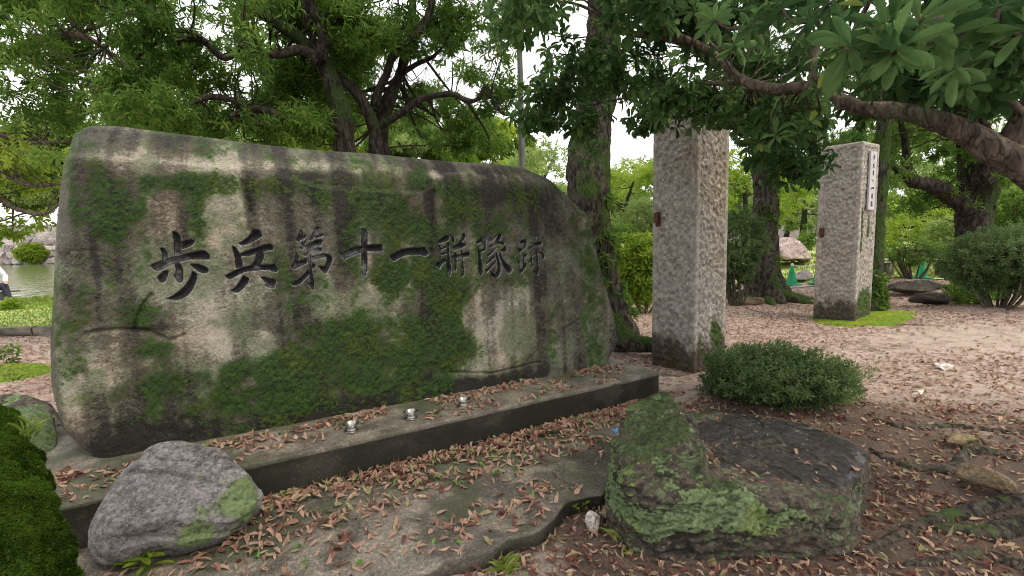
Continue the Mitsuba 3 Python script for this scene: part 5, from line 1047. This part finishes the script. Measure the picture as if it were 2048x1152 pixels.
far_tree(2050, 19, 350, 2.4, 'bright green tree at the right edge behind the right-hand bush', 'mat_leaf_bright', 109, leaf=.16, dens=200)
far_tree(1760, 34, 250, 4.6, 'tall hazy green tree far behind the farther pillar', 'mat_leaf_far', 110, leaf=.3, dens=150)
far_tree(1560, 48, 330, 5.5, 'distant hazy tree beyond the straight dark trunk', 'mat_leaf_far', 111, leaf=.4, dens=150)
far_tree(1990, 40, 255, 5.0, 'distant hazy tree beyond the stout gnarled tree', 'mat_leaf_far', 112, leaf=.35, dens=150)
far_tree(1190, 46, 350, 4.5, 'distant hazy tree behind the mossy leaning trunk', 'mat_leaf_far', 113, leaf=.4, dens=150)
far_tree(2200, 26, 280, 4, 'bright tree beyond the right edge', 'mat_leaf_far', 114, leaf=.25, dens=150)
for q, (px, dep, top, w, lab) in enumerate([(-160, 99, 255, 11, 'first round tree on top of the far moat wall, at the left edge'), (10, 100, 270, 11, 'second round tree on top of the far moat wall'), (160, 101, 245, 12, 'tree on the far bank hidden behind the left end of the slab'), (330, 100, 225, 12, 'yellow green tree on the far bank above the left part of the slab'),
                                             (500, 102, 235, 12, 'tree on the far bank behind the crooked limbs'), (680, 104, 225, 12, 'tree on the far bank behind the dark trunk'), (850, 102, 247, 11, 'tree on the far bank behind the forked tree'), (980, 104, 255, 11, 'tree on the far bank left of the lamp post')]):
    far_tree(px, dep, top, w, lab, 'mat_leaf_bright' if q % 2 else 'mat_leaf_far', 120 + q, leaf=.8, dens=150, base=5.0, n=90, trunk=False)
structure('bank', grid(-170, 40, 30, 92.6, 130, 8, lambda x, y: x * 0 + 5.6), 'mat_turf')

# ------------------------------------------------------------------ shrubs and small plants
def shrub(name, label, c, R, nsh, K, L, W, mat, seed, stems=8, stem_r=.012, foot=None, gap=.006, tpl=LEAF2, shell=.5, zlow=-1.0, cat_='bush', spread=(35, 80)):
    rs = np.random.RandomState(seed); k = thing(name, label, cat_); c = np.asarray(c, float); R = np.asarray(R, float)
    q = unit(rs.normal(size=(nsh, 3))); q = q[q[:, 2] > zlow]; rad = rs.uniform(shell, 1, (len(q), 1)) ** .6
    bump = 1 + .50 * 2 * (meshkit.fbm(q * 1.9 + seed, 3, seed)[:, None] - .5)
    S = c + q * rad * R * bump; keep = meshkit.fbm(S / R.mean() * 3.2, 3, seed + 1) > .36; S, q = S[keep], q[keep]
    v, f, u = whorls(S, unit(q / R) * .7 + [0, 0, .6] + rs.normal(0, .25, q.shape), K, L, W, rs, gap=gap, droop=.05, tpl=tpl, spread=spread, tone=np.clip((meshkit.fbm(S / R.mean() * 2.5, 2, seed + 2) - .3) * 2.2, 0, 1)); add('foliage', (v, f), mat, k, uv=u, kind='stuff')
    ft = np.asarray(foot if foot is not None else [c[0], c[1], float(gz(c[0], c[1]))]); tw = []
    for s in range(stems):
        a = rs.uniform(0, 6.283); o = np.array([math.cos(a), math.sin(a), 0]); e = c + o * R * rs.uniform(.3, .8) + [0, 0, R[2] * rs.uniform(-.1, .5)]
        b = ft + o * [.25, .25, 0] * min(R[0], .5) * rs.uniform(.2, 1) - [0, 0, .04]
        p = np.array([b, (b + e) / 2 + o * .08 * R[0] + rs.normal(0, .03 * R[0], 3), e]); add('stem', tube(p, [stem_r, stem_r * .7, stem_r * .35], 6, 12)[:2], 'mat_bark_smooth', k, smooth=True)
        for _ in range(5):
            j = rs.randint(len(S)); tw.append(tube([p[1] * .3 + p[2] * .7, (p[2] + S[j]) / 2 + rs.normal(0, .03 * R[0], 3), S[j]], [stem_r * .4, stem_r * .3, .0015], 3, 5, cap=False))
    if tw: v, f, u = cat(tw); add('twigs', (v, f), 'mat_bark_smooth', k, kind='stuff')
    return k
shrub('low_bush', 'low rounded clipped evergreen bush beside the near pillar, behind the flat mossy rock', (2.20, 3.95, .29), (.63, .50, .245), 2900, 8, .037, .0145, 'mat_leaf_bush', 201, 14, .009, foot=(2.2, 3.95, .05), gap=.008, shell=.45, zlow=-.85)
c = at(2010, 520, 7.7); shrub('round_bush', 'dense rounded bush on bare stems at the right edge', c, (.85, .8, .58), 3400, 7, .055, .020, 'mat_leaf_bush', 202, 16, .022, foot=(at(1995, 640, 7.6)[0], at(1995, 640, 7.6)[1], .12), gap=.010, shell=.35)
c = at(1285, 535, 9.0); shrub('glossy_bush', 'bright glossy-leaved bush just left of the near pillar', c, (.52, .5, .62), 620, 8, .13, .045, 'mat_leaf_bright', 203, 8, .02, gap=.012, tpl=LEAF4)
c = at(1232, 490, 12.5); shrub('clipped_bush', 'dull green bush between the mossy leaning trunk and the glossy bush', c, (.7, .6, .62), 1100, 7, .075, .022, 'mat_leaf_mid', 204, 14, .016)
c = at(1290, 440, 13.5); shrub('weeping_bush', 'pale drooping bush behind the glossy bush and near pillar', c, (.75, .6, .55), 800, 7, .09, .022, 'mat_leaf_far', 205, 8, .02)
c = at(1478, 495, 9.7); shrub('tall_bush', 'tall dark twiggy bush between the near pillar and the straight dark trunk', c, (.52, .55, .78), 1500, 7, .065, .024, 'mat_leaf_bush', 206, 14, .022, foot=(at(1475, 590, 9.7)[0], at(1475, 590, 9.7)[1], 0))
c = at(1825, 505, 12.0); shrub('twiggy_shrub', 'sparse shrub of many thin bare stems before the bright maple', c, (.72, .6, .35), 420, 6, .075, .026, 'mat_leaf_mid', 207, 18, .02, foot=(at(1825, 572, 12)[0], at(1825, 572, 12)[1], .15))
c = at(1905, 480, 14.0); shrub('pale_bush', 'pale grey green bush to the left of the stout trunk', c, (.75, .7, .75), 1500, 7, .08, .024, 'mat_leaf_far', 208, 8, .02)
c = at(2040, 420, 11.5); shrub('reddish_bush', 'tall olive bush behind the right-hand bush at the right edge', c, (.8, .7, .7), 1300, 7, .08, .028, 'mat_leaf_mid', 209, 8, .025)
c = at(1945, 585, 8.8); shrub('small_bush', 'small bright shrub at the left foot of the right-hand bush', c, (.42, .4, .25), 420, 7, .06, .022, 'mat_leaf_mid', 210, 5, .008)
c = at(22, 632, 11.6); shrub('sapling', 'small bright green sapling on the grass beside the sitting person', c, (.28, .25, .42), 130, 6, .12, .05, 'mat_leaf_bright', 211, 3, .008, tpl=LEAF4, cat_='plant')
c = at(10, 712, 6.2); shrub('seedling', 'small leafy plant on a mossy hump by the left edge path', c, (.16, .16, .13), 26, 5, .075, .035, 'mat_leaf_mid', 212, 3, .004, tpl=LEAF4, cat_='plant')
mv, mf = mound(*onz(10, 752, 0)[:2], .55, .4, .13, .1, 40, 9)
tag(put(numbered('moss_hump'), (mv, mf), 'mat_moss_bright', True, np.c_[np.clip(.75 + 1.2 * nz(mv, 5, 8), .2, 1), np.full(len(mv), .5)]), 'small mossy earth hump beside the path at the left edge', 'moss', kind='stuff')
# bush on the far moat wall
c = at(62, 506, 91.3); shrub('wall_bush', 'round bright bush growing from the far moat wall over the water', c, (2.6, 1.4, 1.7), 900, 6, .55, .25, 'mat_leaf_bright', 213, 4, .06, foot=c - [0, 0, 1.2])
# young plant at the foot of the grey boulder
def herb(name, label, px, py, z, L, W, K, seed, n=2, mat='mat_leaf_bright', up=.4):
    rs = np.random.RandomState(seed); k = thing(name, label, 'plant'); c = onz(px, py, z)
    for s in range(n):
        p = c + [rs.normal(0, .025), rs.normal(0, .02), 0]; q = p + [rs.normal(0, .03), rs.normal(0, .02), L * .5]
        add('stem', tube([p, (p + q) / 2 + rs.normal(0, .006, 3), q], [.0025, .002, .0015], 5, 8)[:2], 'mat_leaf_bright', k)
        v, f, u = whorls(q[None], np.array([[rs.normal(0, .2), rs.normal(0, .2), 1]]), K, L, W, rs, spread=(35, 88), gap=L * .05, droop=up * .3, tpl=LEAFB); m_ = len(LEAFB[0])
        for a in range(K): add('leaf', (v[a * m_:(a + 1) * m_], LEAFB[1]), mat, k, smooth=True, uv=u[a * m_:(a + 1) * m_])
herb('young_plant', 'bright green young plant at the foot of the grey boulder at the bottom edge', 296, 1132, 0, .105, .030, 8, 31, 2)
herb('weed_sprout', 'tiny green sprout beside the white stone at the broken slab edge', 1168, 1018, -.05, .028, .018, 4, 32, 2)
herb('weed_sprout', 'tiny green heart-leaved sprout at the left front foot of the flat mossy rock', 1272, 1100, -.09, .035, .026, 3, 33, 1)
def grass_tuft(px, py, z, n, h, label, seed, w_=.004, mat='mat_grass', spread=.5):
    rs = np.random.RandomState(seed); c = onz(px, py, z); b = c + np.c_[rs.normal(0, .02, n), rs.normal(0, .02, n), np.zeros(n)]
    d = np.c_[rs.normal(0, spread, n), rs.normal(0, spread, n), np.ones(n)]; L = h * rs.uniform(.5, 1.2, n)
    v, f, u = leaves(b, d, unit(-d * [1, 1, 0] + [0, 0, .4]), L, np.full(n, w_) * rs.uniform(.7, 1.4, n), rs.uniform(.2, 1, n), (LEAFB[0] * [1, .6, 1.9], LEAFB[1]))
    tag(put(numbered('grass_tuft'), (v, f), mat, True, u), label, 'grass', kind='stuff')
grass_tuft(1012, 1140, -.085, 60, .085, 'dry grass tuft below the broken edge of the slab', 41, spread=.8)
grass_tuft(1245, 1080, -.085, 24, .09, 'thin grass at the left foot of the flat mossy rock', 42, spread=.7)
P = at(52, 868, 1.62); rs = np.random.RandomState(43); n = 16; d = np.c_[rs.normal(.25, .35, n), rs.normal(-.1, .3, n), np.ones(n)]
v, f, u = leaves(P + rs.normal(0, .012, (n, 3)) - [0, 0, .02], d, unit(-d * [1, 1, 0] + [0, 0, .4]), rs.uniform(.04, .085, n), np.full(n, .006), rs.uniform(.2, .8, n), (LEAFB[0] * [1, .6, 1.4], LEAFB[1]))
tag(put(numbered('grass_tuft'), (v, f), 'mat_grass', True, u), 'pale grass blades sprouting on the shoulder of the mossy corner boulder', 'grass', kind='stuff')
# grass on the bank and far lawn
rs = np.random.RandomState(50); n = 26000; x = rs.uniform(-22, -5.6, n); y = rs.uniform(8.4, 13.9, n); k_ = inview(np.c_[x, y, x * 0], 40); x, y = x[k_], y[k_]; n = len(x)
d = np.c_[rs.normal(0, .4, n), rs.normal(0, .4, n), np.ones(n)]; hgt = .06 + .12 * ss(11.5, 13.3, y)
v, f, u = leaves(np.c_[x, y, gz(x, y) + .02], d, unit(-d * [1, 1, 0] + [0, .1, .4]), rs.uniform(.5, 1.3, n) * hgt, np.full(n, .022), rs.uniform(0, 1, n), LEAF2)
tag(put(numbered('grass'), (v, f), 'mat_grass', False, u), 'short bright grass on the bank by the water at the left', 'grass', kind='stuff')
n = 16000; x = rs.uniform(3.5, 22, n); y = rs.uniform(13.2, 24, n); d = np.c_[rs.normal(0, .4, n), rs.normal(0, .4, n), np.ones(n)]; k_ = inview(np.c_[x, y, x * 0], 20); x, y, d = x[k_], y[k_], d[k_]; n = len(x)
v, f, u = leaves(np.c_[x, y, gz(x, y) + .02 + .25 * ss(14, 22, y)], d, unit(-d * [1, 1, 0] + [0, .1, .4]), rs.uniform(.06, .14, n), np.full(n, .03), rs.uniform(0, 1, n), LEAF2)
tag(put(numbered('grass'), (v, f), 'mat_grass', False, u), 'bright grass on the far lawn beyond the gate pillars', 'grass', kind='stuff')

# ------------------------------------------------------------------ fallen leaves
rs = np.random.RandomState(60); LV = []
def fallen(x, y, z, L, rs, tilt=.22, lift=.004, lo=0.0, hi=1.0):
    tilt = tilt * .8; L = L * .93; n = len(x); a = rs.uniform(0, 6.283, n); d = np.c_[np.cos(a), np.sin(a), rs.normal(0, tilt, n)]; up = np.c_[rs.normal(0, tilt, n), rs.normal(0, tilt, n), np.where(rs.rand(n) < .3, -1.0, 1.0)]
    l = L * (rs.uniform(.45, 1.0, n) + .45 * rs.rand(n) ** 3); LV.append((np.c_[x, y, z + lift + rs.uniform(0, .008, n)] - d * l[:, None] * .5, d, up, l, l * rs.uniform(.24, .38, n), rs.uniform(lo, hi, n)))
def band(n, s0, s1, t0, t1, clump, seed, pw=1.0):
    s = rs.uniform(s0, s1, n); t = t0 + (t1 - t0) * rs.uniform(0, 1, n) ** pw; p = PL + PD * s[:, None] + PN * t[:, None]
    keep = meshkit.fbm(np.c_[p, p[:, :1] * 0] * 2.6, 3, seed) > clump; return p[keep, 0], p[keep, 1]
x, y = band(900, -4.9, -.1, .02, .40, .50, 1); fallen(x, y, PH, .075, rs, .25)                     # on the plinth
x, y = band(700, -4.6, -.2, .30, .46, .42, 2); fallen(x, y, PH, .075, rs, .35, .012)
x, y = band(1700, -3.5, .0, -.015, -.50, .36, 3, 2.0); fallen(x, y, 0.0, .08, rs, .42, .010)        # drift along its foot
x, y = band(900, -3.4, .2, -.012, -.16, .30, 4); fallen(x, y, 0.012, .08, rs, .55, .018)
x, y = band(1700, -4.2, .3, -.10, -1.9, .45, 5); ok = shapely.contains_xy(ap_poly.buffer(-.03), x, y); fallen(x[ok], y[ok], 0.0, .078, rs, .28)
x, y = band(900, -4.1, -1.6, -.35, -1.8, .46, 8); ok = shapely.contains_xy(ap_poly.buffer(-.03), x, y); fallen(x[ok], y[ok], 0.0, .082, rs, .3)
x, y = rs.normal(1.12, .10, 40), rs.normal(2.62, .16, 40); fallen(x, y, rocktop(x, y) - .012, .07, rs, .3, .014)
# top of the slab
q = np.array([face(x_, y_) for x_, y_ in [(330, 264), (400, 273), (470, 283), (540, 291), (600, 297), (660, 302), (720, 306)]]); uu = rs.uniform(q[0, 0], q[-1, 0], 90); vv = np.interp(uu, q[:, 0], q[:, 1])
pt = SA + uu[:, None] * SU + vv[:, None] * SV - SW * (.40 + .07 * vv[:, None] / 2) + SW * rs.uniform(-.10, .08, (90, 1)); fallen(pt[:, 0], pt[:, 1], pt[:, 2] - .002, .075, rs, .25, .004)
# on the flat mossy rock
x, y = rs.uniform(.85, 2.0, 130), rs.uniform(2.3, 3.25, 130); ok = shapely.contains_xy(rp.buffer(-.06), x, y) & ((x > 1.12) | (y < 2.6) & (x > 1.0)) & (meshkit.fbm(np.c_[x, y, x * 0] * 4, 2, 4) > .36); fallen(x[ok], y[ok], rocktop(x[ok], y[ok]) - .02, .072, rs, .2, .012)
# the soil
n = 46000; x = rs.uniform(-.6, 10.5, n); y = .9 + 10.8 * rs.uniform(0, 1, n) ** 1.45
am = litter_amount(x, y); hm = humus(x, y); ok = (rs.rand(n) < np.clip(am * 1.1 + .35 * hm - .12, .05, 1)) & inview(np.c_[x, y, x * 0], 60) & ~shapely.contains_xy(ap_poly, x, y) & ~shapely.contains_xy(rp.buffer(-.02), x, y)
wet = hm > .55
for a_, lo_, hi_ in ((ok & ~wet, 0, 1), (ok & wet & (rs.rand(n) < .5), .62, .95), (ok & wet & (rs.rand(n) < .5), 0, .9)): fallen(x[a_], y[a_], gz(x[a_], y[a_]), .060, rs, .32, .006, lo_, hi_)
n = 9000; x = rs.uniform(-.5, 4.2, n); y = rs.uniform(.95, 4.3, n); hm = humus(x, y); ok = (hm > .3) & inview(np.c_[x, y, x * 0], 60) & ~shapely.contains_xy(ap_poly, x, y) & ~shapely.contains_xy(rp.buffer(-.02), x, y) & (meshkit.fbm(np.c_[x, y, x * 0] * 2.2, 3, 71) > .40)
for k in range(3):
    a_ = ok & (np.arange(n) % 3 == k); fallen(x[a_], y[a_], gz(x[a_], y[a_]), (.072, .062, .05)[k], rs, .36, .008, (.60, .0, .66)[k], (.95, .9, .84)[k])
n = 5000; x = rs.uniform(-9, -2.6, n); y = rs.uniform(3.0, 8.1, n); ok = inview(np.c_[x, y, x * 0], 30) & (rs.rand(n) < .75) & ((PN[0] * (x - PL[0]) + PN[1] * (y - PL[1])) > 1.45)
fallen(x[ok], y[ok], gz(x[ok], y[ok]), .07, rs, .3, .006)
n = 900; x = rs.uniform(-.3, 3, n); y = rs.uniform(3.6, 6.5, n); s_ = PN[0] * (x - PL[0]) + PN[1] * (y - PL[1]); ok = (shapely.contains_xy(ap_poly, x, y)) & (s_ > -.1); ok &= ~((s_ > -.01) & ((x - PL[0]) * PD[0] + (y - PL[1]) * PD[1] < .02)); fallen(x[ok], y[ok], 0.0, .07, rs, .3, .006)
base, d, up, l, w_, r = (np.concatenate([a[k] for a in LV]) for k in range(6))
cpos = base + d * l[:, None] * .5; px, py, dep = proj(cpos); size = l / dep
shown = (px > 8) & (px < 2040) & (py > 8) & (py < 1144) & ~((px < 175) & (py > 830)) & ~((px > 190) & (px < 520) & (py > 890) & (py < 1110))
order = np.argsort(-np.where(shown, size, 0)); pick = order[:300]; rest = order[300:]
FALLEN = (LEAF4[0] * [1, 1, .9] + [0, 0, .03], LEAF4[1])
kinds = [FALLEN, (LEAFO[0] * [1, 1.15, .5] + [0, 0, .02], LEAFO[1]), (LEAF4[0] * [.9, .9, 3.2] + [0, 0, .03], LEAF4[1]), (LEAF4[0] * [.62, 1.25, -1.2] + [0, 0, .03], LEAF4[1])]
kd = np.random.RandomState(5).choice(4, len(base), p=[.42, .22, .22, .14])
for i in pick:
    v, f, u = leaves(base[i:i + 1], d[i:i + 1], up[i:i + 1], l[i:i + 1], w_[i:i + 1], r[i:i + 1], kinds[kd[i]])
    col = 'fresh green' if r[i] > .968 else 'olive grey' if r[i] > .84 else 'dark brown' if r[i] > .68 else 'tan' if r[i] > .5 else 'pinkish brown'
    c_ = cpos[i]; sp_, tp_ = (c_[:2] - PL) @ PD, (c_[:2] - PL) @ PN; kx = min(4, int(max(0, (sp_ + 3.6) / .62)))
    along = ('beside the grey boulder', 'right of the grey boulder', 'below the middle cup', 'below the farthest cup', 'toward the right end')[kx]
    if c_[2] > PH - .02 and tp_ > 0: zone = 'on the plinth top, ' + ('left of the grey boulder' if sp_ < -3.2 else along.replace('below', 'near'))
    elif shapely.contains_xy(rp, c_[0], c_[1]): zone = 'on top of the flat mossy rock, ' + ('near its hump' if c_[0] < 1.4 else 'near its right end')
    elif shapely.contains_xy(ap_poly, c_[0], c_[1]): zone = ('in the plinth foot drift, ' if tp_ > -.22 else 'mid slab, ' if tp_ > -.6 else 'near the broken slab edge, ') + along
    else: zone = 'on the soil ' + ('below the broken slab edge' if c_[0] < .45 else 'in front of the flat mossy rock' if c_[0] < 1.55 else 'between the roots right of the flat rock' if c_[1] < 2.6 else 'beyond the roots at the right')
    lab = f'{col} fallen leaf {zone}'; grp = lab.replace('fallen leaf', 'fallen leaves')
    put(tag(numbered('fallen_leaf'), lab, 'leaf', grp), (v, f), 'mat_litter', True, u)
parts = []
for q in range(4): m_ = rest[kd[rest] == q]; parts.append(leaves(base[m_], d[m_], up[m_], l[m_], w_[m_], r[m_], kinds[q]))
v, f, u = cat(parts)
tag(put('leaf_litter', (v, f), 'mat_litter', True, u), 'thick litter of dry brown and pinkish leaves over soil, plinth and slab', 'leaves', kind='stuff')

# dead twigs lying about
TW = [(980, 905, 1040, 880, 'on the concrete slab below the farthest cup'), (1105, 952, 1168, 985, 'on the concrete slab near the flat mossy rock'), (1170, 1050, 1210, 1005, 'beside the white stone'), (720, 985, 790, 960, 'on the concrete slab below the middle cup'), (560, 1075, 640, 1050, 'on the concrete slab right of the grey boulder'),
      (1760, 960, 1850, 925, 'among the leaves right of the flat rock'), (1780, 1120, 1900, 1140, 'at the bottom edge beside the roots'), (1240, 1135, 1330, 1142, 'at the bottom edge in front of the flat rock'), (1840, 880, 1905, 905, 'in the litter upslope of the roots'), (1580, 706, 1660, 700, 'on the open sandy ground behind the low bush'),
      (1790, 655, 1890, 662, 'on the leafy ground right of the moss patch'), (1480, 612, 1560, 640, 'before the straight dark trunk'), (1000, 1118, 1080, 1096, 'below the broken slab edge')]
rs = np.random.RandomState(88)
for x0, y0, x1, y1, lab in TW:
    a, b = onz(x0, y0, 0), onz(x1, y1, 0); p = np.array([a + (b - a) * t for t in (0, .35, .7, 1)]); p[:, :2] += rs.normal(0, .012, (4, 2)); on = shapely.contains_xy(ap_poly, p[:, 0], p[:, 1]); p[:, 2] = np.where(on, .012, gz(p[:, 0], p[:, 1]) + .012)
    r = rs.uniform(.0025, .005) * (1.6 if y0 < 720 else 1); v, f, u = tube(p, [r, r * .9, r * .7, r * .4], 6, 18)
    q = p[2] + (p[2] - p[1]) * .4 + np.array([rs.normal(0, .02), rs.normal(0, .02), .01]); v2, f2, u2 = tube([p[1], (p[1] + q) / 2 + [0, 0, .004], q], [r * .6, r * .5, r * .3], 5, 6); v, f, u = cat([(v, f, u), (v2, f2, u2)])
    tag(put(numbered('fallen_twig'), (v, f), 'mat_bark_smooth', True, u), 'thin dead twig lying ' + lab, 'twig', 'dead twigs')
